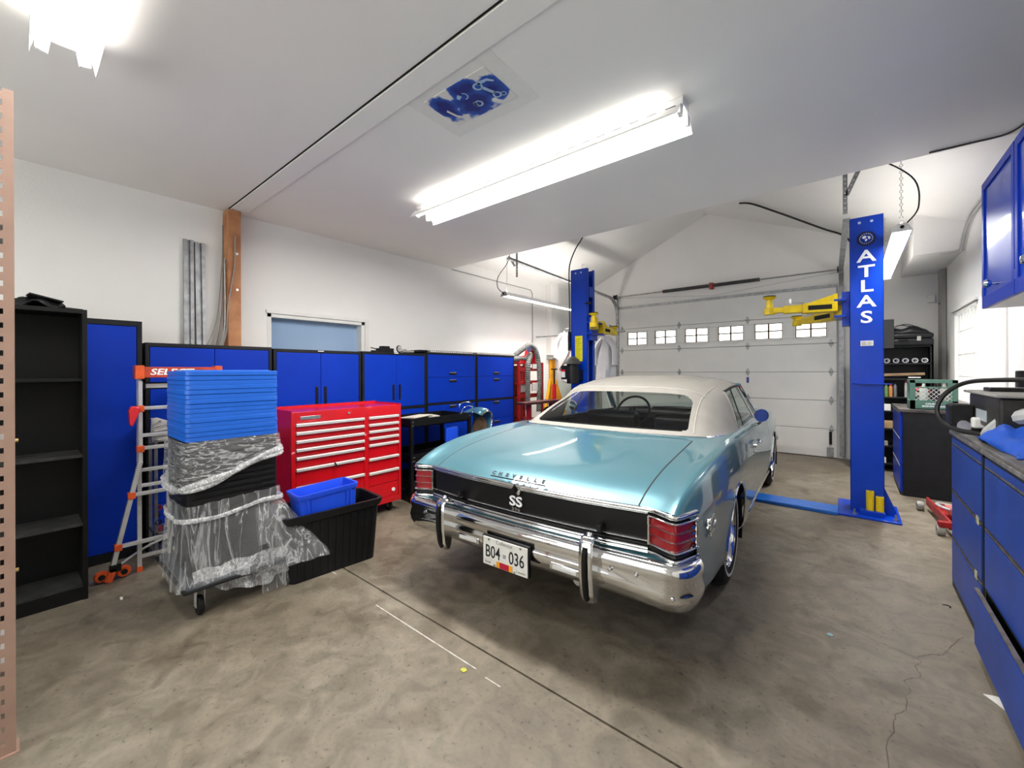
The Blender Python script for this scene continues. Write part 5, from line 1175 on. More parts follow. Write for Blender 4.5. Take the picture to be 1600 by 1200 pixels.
# ================================================================== CAR (local: x right, y forward, z up)
car = T('convertible_car', 'teal classic convertible with a white soft top and chrome rear bumper', 'car', (-1.48, 1.83, 0), math.radians(2.5))
REDL = mat('tail_red', lin((150,20,30)), .12, noise=.15, nscale=40, coat=1.)
BLKP = mat('rear_panel_black', (.006,.006,.006), .4, spec=.3, noise=.15)
def lerp(a,b,t): return a+(b-a)*t
def sm(t): t = max(0,min(1,t)); return t*t*(3-2*t)
def interp(tab, y):
    if y <= tab[0][0]: return tab[0][1]
    for (y0,v0),(y1,v1) in zip(tab, tab[1:]):
        if y <= y1: return v0+(v1-v0)*((y-y0)/(y1-y0))
    return tab[-1][1]
def cat(tab, y):          # monotone-ish catmull rom through (y, v)
    n = len(tab)
    if y <= tab[0][0]: return tab[0][1]
    if y >= tab[-1][0]: return tab[-1][1]
    for i in range(n-1):
        if y <= tab[i+1][0]:
            y0,v0 = tab[i]; y1,v1 = tab[i+1]; h = y1-y0; t = (y-y0)/h
            m0 = (v1-tab[i-1][1])/(y1-tab[i-1][0]) if i > 0 else (v1-v0)/h
            m1 = (tab[i+2][1]-v0)/(tab[i+2][0]-y0) if i+2 < n else (v1-v0)/h
            return (2*t**3-3*t*t+1)*v0+(t**3-2*t*t+t)*h*m0+(-2*t**3+3*t*t)*v1+(t**3-t*t)*h*m1
def tailc(x):             # plan shape of the rear edge
    return cat([(0,0),(.40,.012),(.70,.045),(.76,.05),(.80,.035),(.862,.004),(.885,.004),(.905,.05),(.95,.15)], abs(x))
# half section control points by station:  (x, z) tables in y
K = [
 ([(0,.80),(1,.84),(2.2,.84),(3.5,.84),(5,.78)], [(0,.40),(.35,.25),(1.1,.22),(2,.19),(3.5,.19),(4.4,.22),(5,.34)]),          # 0 rocker inner
 ([(0,.915),(.4,.93),(1.1,.935),(2.2,.91),(3.5,.91),(5,.88)], [(0,.42),(.35,.29),(1.1,.27),(2,.24),(3.5,.24),(4.4,.27),(5,.38)]),  # 1
 ([(0,.935),(.4,.955),(1.1,.965),(2.2,.935),(3.5,.935),(4.3,.935),(5,.89)], [(0,.50),(.4,.44),(1.1,.42),(2,.40),(3.5,.40),(5,.48)]),   # 2
 ([(0,.94),(.4,.965),(1.1,.975),(2.2,.945),(3.0,.94),(4,.945),(5,.895)], [(0,.60),(1.1,.60),(2,.59),(3.5,.59),(5,.60)]),            # 3 widest
 ([(0,.935),(.4,.955),(1.1,.955),(2.2,.93),(3.0,.925),(4,.925),(5,.88)], [(0,.705),(.2,.74),(.6,.775),(1.2,.79),(2.2,.77),(4,.75),(5,.72)]),      # 4
 ([(0,.885),(.25,.90),(1.0,.90),(1.7,.885),(2.3,.875),(3.2,.875),(4,.88),(5,.85)], [(0,.752),(.10,.80),(.25,.845),(.5,.885),(.9,.915),(1.3,.922),(2.0,.91),(3,.905),(4,.89),(4.7,.86),(5,.80)]),  # 5 crest
 ([(0,.80),(.25,.81),(1.0,.81),(1.7,.82),(2.3,.83),(3.2,.83),(4,.80),(5,.77)], [(0,.752),(.10,.795),(.25,.835),(.5,.873),(.9,.908),(1.3,.928),(2,.918),(3,.915),(4,.895),(4.7,.865),(5,.80)]),    # 6 inner shoulder
 ([(0,.60),(5,.60)], [(0,.752),(.10,.795),(.25,.832),(.5,.868),(.9,.912),(1.15,.94),(1.3,.945),(3.25,.94),(3.9,.93),(4.5,.90),(4.85,.86),(5,.80)]),      # 7
 ([(0,.30),(5,.30)], [(0,.752),(.10,.798),(.25,.838),(.5,.875),(.9,.918),(1.15,.945),(1.3,.95),(3.25,.955),(3.9,.95),(4.5,.925),(4.85,.875),(5,.80)]),   # 8
 ([(0,0),(5,0)], [(0,.752),(.10,.80),(.25,.842),(.5,.88),(.9,.922),(1.15,.948),(1.3,.952),(3.25,.965),(3.9,.965),(4.5,.94),(4.85,.885),(5,.80)]),        # 9 centre
]
NC = len(K)
SUB = [2,3,4,4,4,4,4,5,5]
def half_section(y):
    P = [(cat(K[i][0],y), cat(K[i][1],y)) for i in range(NC)]
    out = []
    for i in range(NC-1):
        p0 = P[max(i-1,0)]; p1 = P[i]; p2 = P[i+1]; p3 = P[i+2] if i+2 < NC else (-P[i][0], P[i][1])
        for k in range(SUB[i]):
            t = k/SUB[i]
            # centripetal-ish tangents scaled to the chord to avoid overshoot
            d = math.hypot(p2[0]-p1[0],p2[1]-p1[1])
            def tan(a,b_,c):
                l1 = math.hypot(b_[0]-a[0],b_[1]-a[1]) or 1e-6; l2 = math.hypot(c[0]-b_[0],c[1]-b_[1]) or 1e-6
                ux = ((b_[0]-a[0])/l1*l2+(c[0]-b_[0])/l2*l1)/(l1+l2); uz = ((b_[1]-a[1])/l1*l2+(c[1]-b_[1])/l2*l1)/(l1+l2); return ux, uz
            t1 = tan(p0,p1,p2) if i > 0 else ((p2[0]-p1[0])/d,(p2[1]-p1[1])/d)
            t2 = tan(p1,p2,p3)
            h00,h10,h01,h11 = 2*t**3-3*t*t+1, t**3-2*t*t+t, -2*t**3+3*t*t, t**3-t*t
            out.append(tuple(h00*p1[a]+h10*d*t1[a]+h01*p2[a]+h11*d*t2[a] for a in (0,1)))
    out.append(P[-1]); return out
IDX = [0]
for s_ in SUB: IDX.append(IDX[-1]+s_)
# y samples (dense near the ends and wheel arches)
ys = []
y = 0.
while y < 5.0001:
    ys.append(y)
    st = .022 if (y < .12 or .68 < y < 1.56 or 3.6 < y < 4.48) else .045
    y += st
for sp in (2.13, 3.45, 1.055, 3.38): ys += [sp-.004, sp+.004]
ys = sorted(set(round(v,4) for v in ys)); ys = [v for i,v in enumerate(ys) if i == 0 or v-ys[i-1] > .003]
if ys[-1] < 5: ys.append(5.0)
secs = [half_section(v) for v in ys]
def yshift(x, y): return y + tailc(x)*(1-sm(y/.5)) + (-.10*(abs(x)/.9)**3)*sm((y-4.3)/.7)
# body vertex grid (right half then mirrored)
NH = len(secs[0])
def gp(i, j):    # i station, j 0..2*NH-2 ; right rocker -> centre -> left rocker
    if j < NH: x,z = secs[i][j]; s_ = 1
    else: x,z = secs[i][2*NH-2-j]; s_ = -1
    return Vector((s_*x, yshift(x, ys[i]), z))
AX = [1.12, 4.04]; AR, AZ = .365, .30
WID = 2*NH-1
GP = [[gp(i,j) for j in range(WID)] for i in range(len(ys))]
# move grid rows near arches: snap
def arch_in(p): return any((p.y-a)**2+(p.z-AZ)**2 < AR*AR for a in AX) and abs(p.x) > .7 and p.z < .70
dele = set()
inside = [[arch_in(p) for p in r] for r in GP]
for i in range(len(ys)-1):
    for j in range(WID-1):
        if all((inside[i][j],inside[i][j+1],inside[i+1][j],inside[i+1][j+1])): dele.add((i,j))
for i in range(len(ys)):
    for j in range(WID):
        if inside[i][j]:
            p = GP[i][j]; a = min(AX, key=lambda q: abs(q-p.y)); d = Vector((0,p.y-a,p.z-AZ)); L_ = d.length or 1e-4
            p.y = a+d.y/L_*AR; p.z = AZ+d.z/L_*AR
GAPM = mat('panel_gap', (.004,.006,.007), .7, noise=.1)
def is_cabin(i,j):
    y = (ys[i]+ys[i+1])/2; jj = j if j < NH-1 else WID-2-j
    if jj >= IDX[7]-3 and 1.20 < y < 3.30: return True
    if jj >= IDX[6]+1 and 1.42 < y < 3.26: return True
    return False
LIDJ = IDX[6]+2       # lid edge index
def part_of(i,j):
    y0,y1 = ys[i],ys[i+1]; y = (y0+y1)/2; jj = j if j < NH-1 else WID-2-j; w_ = y1-y0
    if jj >= LIDJ and y < 1.051: return 'lid'
    if jj >= LIDJ and y < 1.059: return 'gap'
    if jj >= IDX[6] and y > 3.384: return 'hood'
    if jj >= IDX[6] and 3.376 < y: return 'gap'
    if jj < IDX[6]:
        if 2.134 < y < 3.446 and jj >= 2: return 'doorR' if j < NH-1 else 'doorL'
        if abs(y-2.13) < .0042 or abs(y-3.45) < .0042: return 'gap' if jj >= 2 else 'body'
    return 'body'
bins = {}
for i in range(len(ys)-1):
    for j in range(WID-1):
        if (i,j) in dele or is_cabin(i,j): continue
        bins.setdefault(part_of(i,j), []).append((i,j))
# lid edge gap: shift the lid boundary column inwards a little
def mesh_from(cells, name, m, m2=None):
    b = MB(); mp_ = {}
    def vid(i,j,lidside):
        k = (i,j)
        if k not in mp_:
            p = GP[i][j].copy()
            if lidside and (j == LIDJ or j == WID-1-LIDJ) : p.x -= .006 if p.x > 0 else -.0025
            mp_[k] = b.add([p])
        return mp_[k]
    ls = name == 'trunk_lid'
    for (i,j) in cells: b.face([vid(i,j,ls), vid(i,j+1,ls), vid(i+1,j+1,ls), vid(i+1,j,ls)])
    return b.out(name, m, car, smooth=True, ang=50, fix=True)
mesh_from(bins['body'], 'body_shell', TEAL); mesh_from(bins['lid'], 'trunk_lid', TEAL); mesh_from(bins['hood'], 'hood', TEAL)
dR = mesh_from(bins['doorR'], 'door', TEAL); dL = mesh_from(bins['doorL'], 'door', TEAL)
b = MB()
for (i,j) in bins['gap']: q = b.add([GP[i][j],GP[i][j+1],GP[i+1][j+1],GP[i+1][j]]); b.face([q,q+1,q+2,q+3])
for sgn,j in ((1,LIDJ),(-1,WID-1-LIDJ)):   # lid side gap strip
    P = [GP[i][j] for i in range(len(ys)) if ys[i] <= 1.06]
    b.grid([[(p.x-sgn*(.007 if sgn > 0 else .003),p.y,p.z-.0005),(p.x+sgn*.002,p.y,p.z+.0008)] for p in P])
b.out('panel_seams', GAPM, car, smooth=True)['kind'] = 'stuff'
# ---- rear end below lid
def band(z0, z1, off, x0=-.75, x1=.75, n=30, th=.012):
    b = MB(); rows = []
    for i in range(n+1):
        x = lerp(x0,x1,i/n); y = tailc(x)-off; rows.append([(x,y+th,z0),(x,y,z0+.002),(x,y,z1-.002),(x,y+th,z1)])
    b.grid(rows); return b
def path_band(b, pts, z0, z1, off, th=.014):   # band following plan points (x,y) with a rounded face
    P = [Vector((p[0],p[1],0)) for p in pts]; rows = []
    for i,p in enumerate(P):
        t_ = (P[min(i+1,len(P)-1)]-P[max(i-1,0)]).normalized(); nrm = Vector((t_.y,-t_.x,0))
        zm = (z0+z1)/2; row = []
        for (o_,z) in ((off-th,z0),(off-.002,z0+.001),(off+.003,zm),(off-.002,z1-.001),(off-th,z1)): q = p+nrm*o_; row.append((q.x,q.y,z))
        rows.append(row)
    b.grid(rows); return b
PL = [(x, tailc(x)) for x in [-.74+.74*2*i/30 for i in range(31)]]
pod = [(.745,.048),(.78,.040),(.82,.018),(.858,.002),(.880,.002),(.898,.028),(.918,.085),(.938,.150)]
def full(sgn=1): return [(sgn*x,y) for x,y in pod]
whole = [(-x,y) for x,y in reversed(pod)]+PL[1:-1]+pod
# dark backing so nothing shows through
b = MB(); path_band(b, whole, .40, .752, -.035, .01); b.out('rear_backing', DARK, car)
b = MB(); path_band(b, PL, .590, .722, -.010, .012); b.out('rear_panel', BLKP, car, smooth=True)
for z0,z1,off,m,nm in ((.728,.752,.004,CHROME,'upper_trim'),(.715,.727,.0,CHROME,'upper_trim'),(.585,.597,.004,CHROME,'lower_trim'),(.568,.582,.002,BLKP,'lower_groove'),(.552,.567,.008,CHROME,'lower_trim'),(.532,.549,.010,CHROME,'lower_trim')):
    b = MB(); path_band(b, PL if nm != 'upper_trim' or z0 < .72 else whole, z0, z1, off); b.out(nm, m, car, smooth=True, ang=70)
b = MB(); path_band(b, whole, .36, .533, -.002, .02); b.out('rear_valance', TEAL, car, smooth=True)
for sg in (-1,1):
    P_ = [(sg*x,y) for x,y in pod]
    if sg < 0: P_ = P_[::-1]
    b = MB(); path_band(b, P_, .582, .712, -.006, .02); lens = b.out('tail_light', REDL, car, smooth=True, ang=70)
    for z in (.626,.668): b = MB(); path_band(b, P_, z-.0035, z+.0035, .001); b.out('lens_bar', SATIN, lens, smooth=True, ang=70)
    for z0,z1,o_ in ((.706,.718,.006),(.575,.587,.006),(.535,.552,.008)): b = MB(); path_band(b, P_, z0, z1, o_); b.out('light_bezel', CHROME, lens, smooth=True, ang=70)
    b = MB(); path_band(b, P_, .553, .574, -.004); b.out('bezel_groove', BLKP, lens, smooth=True)
    b = MB(); path_band(b, P_, .718, .729, -.004); b.out('bezel_groove', BLKP, lens, smooth=True)
    for (x,y,w_) in ((.747,.045,.010),(.936,.145,.010)):
        MB().box(*(sorted((sg*(x-w_/2),sg*(x+w_/2)))),y-.012,y+.006,.58,.715).out('bezel_post', CHROME, lens, bevel=.003)
    for k in (-.05,0,.05): pass
    for k in range(4): MB().bar((sg*.924,.10,.592+k*.030),(sg*.932,.125,.592+k*.030),.006,.012).out('bezel_tick', CHROME, lens)
# ---- bumper
bp = [(0,-.055),(.30,-.050),(.55,-.040),(.70,-.030),(.80,-.022),(.845,-.018),(.885,-.005),(.918,.03),(.935,.08),(.94,.145)]
def bump_prof(x):      # (outward offset, z)
    e = sm((abs(x)-.55)/.32)
    zb = .325-.015*e
    return [(-.055,.525),(-.012,.535),(.014,.528),(.026,.505),(.026,.475),(.018,.452),(.030,.438-.03*e),(.028,.41-.03*e),(.010,.365-.03*e),(-.012,zb+.01),(-.035,zb),(-.060,zb+.01)]
Q = spline([(-x,y,0) for x,y in reversed(bp[1:])]+[(x,y,0) for x,y in bp], 5)
rows = []
for i,p in enumerate(Q):
    t_ = (Q[min(i+1,len(Q)-1)]-Q[max(i-1,0)]).normalized(); n_ = Vector((t_.y,-t_.x,0))
    rows.append([(p.x+n_.x*o_, p.y+n_.y*o_, z) for o_,z in bump_prof(p.x)])
b = MB(); b.grid(rows); bump = b.out('rear_bumper', CHROME, car, smooth=True, ang=60)
for x in (-.30,.36):
    MB().box(x-.085,x+.085,-.084,-.070,.375,.415).out('backup_light', CHROME, bump, bevel=.008)
    MB().box(x-.070,x+.070,-.088,-.075,.383,.407).out('light_lens', mat('lens_white', (.6,.6,.6), .15, noise=.1, coat=1.), bump, bevel=.006)
for x in (-.72,.60,.72,.88): MB().lathe([(0,-.008),(.008,-.006),(.010,0)],(x,tailc(x)-.105 if abs(x)<.8 else -.045,.462 if x != .88 else .40),(0,1,0),10).out('bumper_bolt', CHROME, bump, smooth=True)
for sg in (-1,1):
    x = sg*.50; pr_ = [(-.030,.575),(-.062,.60),(-.10,.600),(-.125,.575),(-.132,.50),(-.130,.42),(-.118,.33),(-.095,.285),(-.07,.285),(-.055,.33),(-.05,.42),(-.05,.50)]
    b = MB(); rws = []
    for wx,sc in ((-.036,.55),(-.031,.9),(-.014,1.),(.014,1.),(.031,.9),(.036,.55)):
        cy_, cz_ = -.085,.44; rws.append([(x+wx, cy_+(p[0]-cy_)*(.75+.25*sc), cz_+(p[1]-cz_)*(.92+.08*sc)) for p in pr_+[pr_[0]]])
    b.grid(rws); 
    for r_,rev in ((rws[0],False),(rws[-1],True)):
        k = b.add(r_[:-1]); b.face([k+i for i in range(len(pr_))])
    g_ = b.out('bumper_guard', CHROME, bump, smooth=True, ang=60)
    b = MB(); b.tube(spline([(x,-.129,.56),(x,-.139,.50),(x,-.137,.42),(x,-.124,.34),(x,-.108,.305)],5),.013,8); b.out('rubber_strip', RUBBER, g_, smooth=True)
    MB().lathe([(0,-.02),(.015,-.018),(.02,-.008),(.02,0)],(x,-.078,.60),(0,-.2,-1),12).out('guard_knob', CHROME, g_, smooth=True)
for sg in (-.44,.52): MB().box(sg-.012,sg+.012,-.02,.02,.60,.64).out('panel_stop', RUBBER, car, bevel=.005)
# ---- plate
pl = MB().box(-.155,.155,-.112,-.106,.300,.458).out('number_plate', mat('plate_white', (.72,.72,.69), .35, noise=.1, nscale=20), car, bevel=.004)
MB().box(-.165,.160,-.106,-.085,.295,.465).out('plate_frame', BLACK, car, bevel=.004)
def PT(x,z,y=-.1135): return basis((x,y,z),(1,0,0),(0,0,1))
NAVY = mat('plate_ink', (.012,.012,.018), .5, noise=.1)
text('plate_lettering','B04',.098,PT(-.083,.377),NAVY,pl,.0006,sx=.72,offset=.0005)
text('plate_lettering','036',.098,PT(.083,.377),NAVY,pl,.0006,sx=.72,offset=.0005)
text('plate_lettering','Collector',.030,PT(0,.442),GREYM,pl,.0004)
text('plate_lettering','British',.016,PT(-.118,.318),GREYM,pl,.0004); text('plate_lettering','Columbia',.016,PT(.112,.318),GREYM,pl,.0004)
MB().box(-.010,.010,-.1140,-.112,.365,.385).out('crest_mark', mat('crest_grey',(.35,.36,.40),.5,noise=.3,nscale=80), pl)
MB().box(-.055,.055,-.1145,-.112,.304,.336).out('sticker_base', YELO, pl); MB().box(-.032,.032,-.1152,-.114,.304,.336).out('sticker_centre', mat('sticker_red', lin((190,20,60)), .4, noise=.3, nscale=90), pl)
for x,z in ((-.11,.447),(.11,.447),(-.07,.309),(.07,.309)): MB().cyl((x,-.116,z),(x,-.111,z),.006,10).out('plate_screw', STEEL, pl)
# ---- badges
text('lettering','SS',.078,basis((0,-.004,.652),(1,0,0),(0,0,1)),MARK,car,.003,sx=1.3,offset=.0012)
text('lettering','396',.026,basis((0,-.003,.608),(1,0,0),(0,0,1)),SATIN,car,.002,sx=1.35,offset=.0005,spacing=1.2)
MB().lathe([(0,-.012),(.012,-.010),(.014,0)],(.02,.0,.706),(0,1,0),14).out('trunk_lock', CHROME, car, smooth=True)
b = MB(); b.prism([(-.03,.715),(-.005,.752),(.0,.715)],'y',-.012,.0); b.out('lid_release', BLKP, car)
for i,ch in enumerate('CHEVELLE'):
    x = -.175+i*.050; text('trunk_lettering', ch, .030, basis((x, .012+tailc(x), .788),(1,0,0),(0,.75,.66)), CHROME, car, .004, sx=1.1, offset=.0015)
b = MB(); b.bar((-.195,.006,.772),(.195,.006,.772),.004,.006); b.out('lettering_base', BLACK, car)
text('side_script','Super',.062,basis((.9625,.30,.660),(0,1,0.05),(0,0,1)),CHROME,car,.003,sx=1.,offset=.0012,shear=.5)
text('side_script','Sport',.062,basis((.9655,.34,.612),(0,1,0.05),(0,0,1)),CHROME,car,.003,sx=1.,offset=.0012,shear=.5)
# ---- arch mouldings, rocker
for a in AX:
    for sg in (-1,1):
        pts = []
        for k in range(33):
            th = PI*(-.06+1.12*k/32); yy = a+AR*math.cos(th); zz_ = AZ+AR*math.sin(th)
            hs = half_section(yy); x = max((hx for hx,hz in hs if True), default=.95)
            # x at height zz_
            xx = None
            for (p_,q_) in zip(hs[:IDX[5]],hs[1:IDX[5]+1]):
                if min(p_[1],q_[1]) <= zz_ <= max(p_[1],q_[1]): xx = lerp(p_[0],q_[0],(zz_-p_[1])/((q_[1]-p_[1]) or 1e-6)); break
            if xx is None: xx = hs[2][0]
            pts.append((sg*(xx+.001), yy, zz_))
        MB().tube(pts,.007,6).out('arch_moulding', CHROME, car, smooth=True)
        # wheel well
        b = MB(); rows = []
        for k in range(17):
            th = PI*(-.1+1.2*k/16); rows.append([(sg*.94,a+(AR+.004)*math.cos(th),AZ+(AR+.004)*math.sin(th)),(sg*.55,a+(AR+.02)*math.cos(th),AZ+(AR+.02)*math.sin(th))])
        b.grid(rows); b.out('wheel_well', DARK, car)
for sg in (-1,1):
    b = MB(); b.tube([(sg*.925,1.55,.262),(sg*.915,2.2,.252),(sg*.915,3.6,.252)],.014,6); b.out('rocker_moulding', CHROME, car)
# underbody
MB().box(-.80,.80,.25,4.8,.24,.40).out('underbody', DARK, car)
MB().cyl((.34,.10,.26),(.34,1.2,.24),.028,12).out('tail_pipe', SATIN, car)
# ---- wheels
def wheel(sg, a, steer=0):
    R_ = .335; x0 = .715; b = MB()
    prof = [(.205,0),(.235,-.012),(.275,-.014),(.312,.0),(.330,.02),(.335,.045),(.335,.155),(.330,.18),(.312,.200),(.275,.212),(.235,.210),(.205,.198)]
    b.lathe(prof,(sg*x0,a,R_),(sg,0,0),40); t_ = b.out('tyre', RUBBER, car, smooth=True)
    b = MB()
    for k in range(64):
        th = 2*PI*k/64
        for off in (.05,.085,.12,.15): b.obox((sg*(x0+off),a+R_*1.0*math.cos(th),R_+R_*math.sin(th)),(1,0,0),(0,math.cos(th),math.sin(th)),(0,-math.sin(th),math.cos(th)),.012,.003,.010)
    tr_ = b.out('tread', RUBBER, t_); tr_['kind'] = 'stuff'
    b = MB(); b.lathe([(.250,.2125),(.268,.2135),(.268,.2115)],(sg*x0,a,R_),(sg,0,0),48); b.out('white_line', STICK, t_, smooth=True)
    b = MB(); b.lathe([(.212,.205),(.205,.190),(.195,.15),(.190,.10),(.185,.08),(.0,.08)],(sg*x0,a,R_),(sg,0,0),40); rim = b.out('rim', CHROME, t_, smooth=True)
    b = MB()
    for k in range(5):
        th = 2*PI*k/5+.3; d = Vector((0,math.cos(th),math.sin(th))); s2 = Vector((0,-math.sin(th),math.cos(th))); c0 = Vector((sg*x0,a,R_)); ax_ = Vector((sg,0,0))
        P_ = [c0+d*.05+s2*.030+ax_*.175, c0+d*.05-s2*.030+ax_*.175, c0+d*.19-s2*.022+ax_*.15, c0+d*.19+s2*.022+ax_*.15]
        k_ = b.add(P_+[p-ax_*.04 for p in P_]); 
        for f_ in ((0,1,2,3),(7,6,5,4),(0,4,5,1),(1,5,6,2),(2,6,7,3),(3,7,4,0)): b.face([k_+v for v in f_])
    b.out('spokes', SATIN, rim, bevel=.004)
    MB().lathe([(.055,.10),(.05,.18),(.03,.205),(0,.21)],(sg*x0,a,R_),(sg,0,0),20).out('hub_cap', CHROME, rim, smooth=True)
for a in AX:
    for sg in (-1,1): wheel(sg, a)
# ---- soft top
V = [
 [(0,1.07,.938),(.30,1.08,.938),(.50,1.10,.938),(.64,1.13,.936),(.735,1.19,.932),(.79,1.29,.928),(.835,1.42,.922)],
 [(0,1.33,1.075),(.30,1.34,1.075),(.48,1.36,1.072),(.60,1.40,1.065),(.70,1.47,1.045),(.785,1.55,.99),(.845,1.62,.920)],
 [(0,1.63,1.215),(.30,1.64,1.212),(.45,1.66,1.203),(.56,1.70,1.180),(.69,1.75,1.12),(.785,1.78,1.02),(.845,1.80,.918)],
 [(0,1.80,1.278),(.30,1.80,1.275),(.44,1.81,1.262),(.58,1.83,1.232),(.700,1.86,1.165),(.795,1.88,1.03),(.845,1.90,.916)],
 [(0,2.08,1.318),(.30,2.08,1.315),(.45,2.08,1.305),(.60,2.07,1.272),(.722,2.05,1.215),(.800,2.01,1.06),(.840,1.98,.915)],
]
def hermrow(row, n):
    P = [Vector(p) for p in row]; full_ = [Vector((-p[0],p[1],p[2])) for p in reversed(row[1:])]+P
    return spline(full_, n)
def surf(Vt, nu, nv):
    rows = [hermrow(r, nu) for r in Vt]; cols = list(zip(*rows)); out_ = [spline(list(c), nv) for c in cols]
    return [list(r) for r in zip(*out_)]
NU, NV = 14, 18
S1 = surf(V, NU, NV)
WJ = len(S1[0]); cj = (WJ-1)//2
def in_glass(i,j):
    u_ = abs(j+.5-cj)/NU; v_ = (i+.5)/NV
    if v_ < .28 or v_ > 1.98: return False
    lim = 3.05-.55*max(0,(v_-1.55)/.43)**2.5-.35*max(0,(.45-v_)/.17)**2.5
    return u_ < lim
b = MB(); b.grid(S1, skip=in_glass); top1 = b.out('soft_top', VINYL, car, smooth=True, ang=60, fix=True)
b = MB(); b.grid(S1, skip=lambda i,j: not in_glass(i,j)); 
BKG = thin_glass('rear_window_glass', (.82,.86,.84))
b.out('rear_window', BKG, car, smooth=True, ang=60)
V2 = [[p for p in V[4][:5]],
 [(0,2.38,1.350),(.30,2.38,1.346),(.44,2.38,1.330),(.61,2.37,1.303),(.735,2.35,1.245)],
 [(0,2.70,1.350),(.30,2.70,1.345),(.44,2.68,1.328),(.62,2.65,1.303),(.738,2.62,1.252)],
 [(0,2.96,1.325),(.30,2.96,1.320),(.44,2.93,1.304),(.61,2.89,1.276),(.728,2.84,1.246)]]
S2 = surf(V2, 6, 8)
b = MB(); b.grid(S2); b.out('roof_fabric', VINYL, car, smooth=True, ang=60)
# seams / welts
def welt(pts, r, m, nm): MB().tube(pts, r, 6).out(nm, m, car, smooth=True)
SEAM = mat('seam_vinyl', (.50,.48,.43), .6, noise=.1)
r_ = S1[3*NV-9]; welt([p+Vector((0,-.001,.002)) for p in r_[cj-int(3.6*NU):cj+int(3.6*NU)+1]], .004, SEAM, 'top_seam')
for sg in (-1,1):
    jj = cj+sg*int(3.45*NU); 
    if 0 <= jj < WJ: welt([S1[i][jj]+Vector((0,-.001,.0015)) for i in range(4,4*NV+1,2)], .003, SEAM, 'top_seam')
    jj2 = len(S2[0])//2+sg*int(2.6*6); welt([S2[i][jj2]+Vector((0,0,.001)) for i in range(0,len(S2),2)], .003, SEAM, 'top_seam')
welt([p+Vector((0,-.004,.0)) for p in S1[0]], .007, CHROME, 'top_base_trim')
for sg in (-1,1):
    e = [S1[i][WJ-1 if sg > 0 else 0] for i in range(0,4*NV+1,2)]
    welt([Vector((p.x+sg*.004,p.y,p.z)) for p in e]+[Vector((sg*.862,2.15,.912)),Vector((sg*.862,3.15,.908))], .006, CHROME, 'belt_trim')
    # sail front edge and roof drip rail
    ed = [S1[4*NV][j] for j in (range(WJ-1-2*NU,WJ) if sg > 0 else range(2*NU,-1,-1))]
    welt(ed, .008, VINYL, 'window_welt')
    rl = [S2[i][len(S2[0])-1 if sg > 0 else 0] for i in range(0,len(S2))]
    welt([p+Vector((0,0,-.004)) for p in rl], .012, BLACK, 'roof_rail')
    # side glass: door window, quarter window
    def belt(y): return Vector((sg*.845,y,.912))
    def rail(y):
        for i in range(len(rl)-1):
            if rl[i].y <= y <= rl[i+1].y: t_ = (y-rl[i].y)/(rl[i+1].y-rl[i].y); return rl[i].lerp(rl[i+1],t_)-Vector((0,0,.012))
        return rl[-1]-Vector((0,0,.012)) if y > rl[-1].y else rl[0]-Vector((0,0,.012))
    SG = MATS.get('side_glass') or thin_glass('side_glass', (.88,.92,.90))
    def pane(yb0,yb1,yt0,yt1,nm):
        b_ = MB(); q = b_.add([belt(yb0),belt(yb1),rail(yt1),rail(yt0)]); b_.face([q,q+1,q+2,q+3]); return b_.out(nm, SG, car, solid=.004)
    pane(2.02,2.24,2.10,2.30,'quarter_window'); pane(2.26,2.98,2.32,2.70,'door_window'); pane(3.0,3.24,2.72,2.80,'vent_window')
    for yb,yt,m_,r2_ in ((2.25,2.31,BLACK,.006),(2.99,2.71,CHROME,.006)): welt([belt(yb),rail(yt)], r2_, m_, 'window_channel')
    # A pillar
    b_ = MB(); b_.bar(Vector((sg*.80,3.32,.93)), Vector((sg*.715,2.86,1.25)), .045, .05); b_.out('windscreen_pillar', TEAL, car, bevel=.008)
    b_ = MB(); b_.bar(Vector((sg*.818,3.26,.93)), Vector((sg*.735,2.83,1.24)), .012, .02); b_.out('pillar_trim', CHROME, car)
    # mirror
    mx = sg*.965; MY = 2.45; md = MB(); md.lathe([(0,.045),(.03,.04),(.052,.02),(.060,0),(.058,-.008),(.052,-.008)],(mx,MY,.99),(-sg*.36,.93,.06),24); mo = md.out('mirror_shell', CHROME, car, smooth=True)
    MB().cyl((mx+sg*.0025,MY-.006,.99),(mx+sg*.0032,MY-.008,.99),.053,24).out('mirror_glass', mat('mirror_glass', (.55,.6,.68), .03, metal=1., noise=.02), mo)
    MB().tube(spline([(mx,MY+.01,.935),(sg*.94,MY+.02,.91),(sg*.89,MY+.03,.89)],4),.012,8).out('mirror_stem', CHROME, mo, smooth=True)
    # door handle
    d_ = dR if sg > 0 else dL
    MB().tube(spline([(sg*.945,2.22,.775),(sg*.975,2.24,.78),(sg*.977,2.34,.78),(sg*.945,2.37,.775)],4),.010,8).out('door_handle', CHROME, d_, smooth=True)
    MB().cyl((sg*.93,2.20,.75),(sg*.957,2.20,.75),.016,12).out('handle_button', CHROME, d_); MB().cyl((sg*.93,2.20,.70),(sg*.952,2.20,.70),.011,12).out('door_lock', CHROME, d_)
    # door inner trim top
    b_ = MB(); b_.bar((sg*.80,2.0,.89),(sg*.80,3.3,.89),.06,.03); b_.out('door_sill_pad', DARK, car)
# windscreen
b = MB(); b.grid([[(-.68,2.87,1.27),(0,2.96,1.305),(.68,2.87,1.27)],[(-.76,3.32,.945),(0,3.45,.955),(.76,3.32,.945)]]); b.out('windscreen', SG, car, solid=.005)
MB().tube(spline([(-.70,2.85,1.255),(-.4,2.93,1.295),(0,2.97,1.31),(.4,2.93,1.295),(.70,2.85,1.255)],5),.014,8).out('header_rail', CHROME, car)
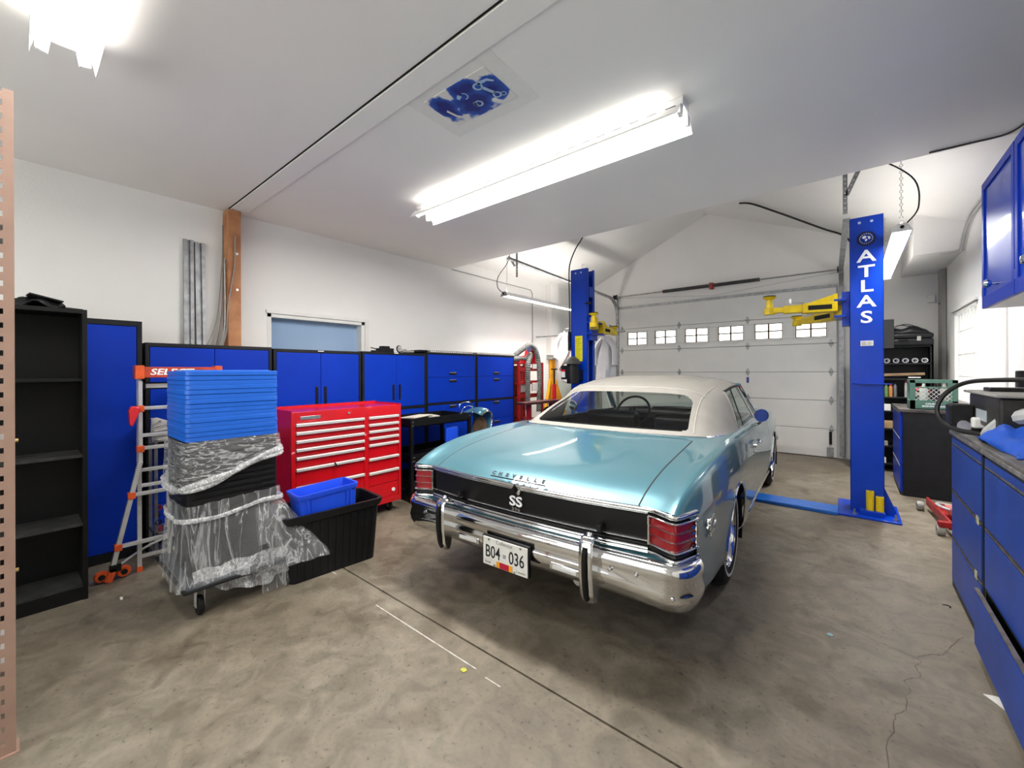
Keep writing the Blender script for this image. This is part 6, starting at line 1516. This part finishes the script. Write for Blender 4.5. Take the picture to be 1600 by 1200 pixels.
# interior
b = MB(); b.box(-.82,.82,1.42,3.85,.30,.34); b.box(-.82,-.78,1.5,3.8,.30,.88); b.box(.78,.82,1.5,3.8,.30,.88); b.out('floor_pan', DARK, car)
VIN = mat('black_upholstery', (.014,.014,.015), .38, noise=.3, nscale=10)
b = MB(); b.prism([(1.16,.90),(1.42,.90),(1.46,.85),(1.46,.80),(1.16,.80)],'x',-.76,.76); b.out('parcel_shelf', VIN, car, bevel=.01)
b = MB(); b.prism([(1.52,.45),(1.44,.90),(1.50,.93),(1.60,.90),(1.68,.55),(2.05,.52),(2.05,.38),(1.52,.38)],'x',-.66,.66); b.out('rear_seat', VIN, car, bevel=.03, seg=3)
for x in (-.36,.36):
    b = MB(); b.prism([(2.25,.50),(2.11,.94),(2.15,.99),(2.25,.98),(2.43,.58),(2.8,.58),(2.82,.42),(2.25,.40)],'x',x-.27,x+.27); b.out('front_seat', VIN, car, bevel=.035, seg=3)
b = MB(); b.prism([(3.02,.60),(2.98,.84),(3.04,.91),(3.36,.93),(3.36,.60)],'x',-.76,.76); b.out('dashboard', VIN, car, bevel=.02)
c_ = Vector((-.36,2.80,.93)); ax_ = Vector((0,-.85,.5)).normalized()
b = MB(); b.ring(c_,ax_,.19,.014,32,8); st_ = b.out('steering_wheel', BLACK, car, smooth=True)
b = MB(); e1 = Vector((1,0,0)); 
for dx in (-1,1): b.bar(c_, c_+e1*dx*.18, .03, .008, ax_)
b.bar(c_, c_+Vector((0,-.5,-.85)).normalized()*.18, .03, .008, ax_); b.out('wheel_spokes', SATIN, st_)
MB().cyl(c_-ax_*.02, c_+ax_*.03, .045, 16).out('horn_button', CHROME, st_); MB().cyl(c_, c_-ax_*.45, .025, 12).out('column', BLACK, st_)
MB().box(-.11,.11,2.82,2.84,1.17,1.225).out('interior_mirror', BLACK, car, bevel=.01)
MB().lathe([(0,0),(.05,-.005),(.055,-.02),(.03,-.06),(0,-.07)],(-.14,1.52,1.02),(0,-1,.1),20).out('hanging_dial', SATIN, car, smooth=True) if False else None
# front end
MB().tube(spline([(-.88,4.80,.47),(-.86,4.95,.47),(-.6,5.05,.47),(0,5.09,.47),(.6,5.05,.47),(.86,4.95,.47),(.88,4.80,.47)],5),.045,10).out('front_bumper', CHROME, car, smooth=True)
MB().box(-.84,.84,4.90,4.98,.40,.80).out('grille', BLACK, car, bevel=.01)
for x in (-.72,-.54,.54,.72): MB().lathe([(0,.0),(.07,.0),(.08,-.02),(.085,-.05)],(x,5.0,.68),(0,1,0),20).out('headlight', CHROME, car, smooth=True)
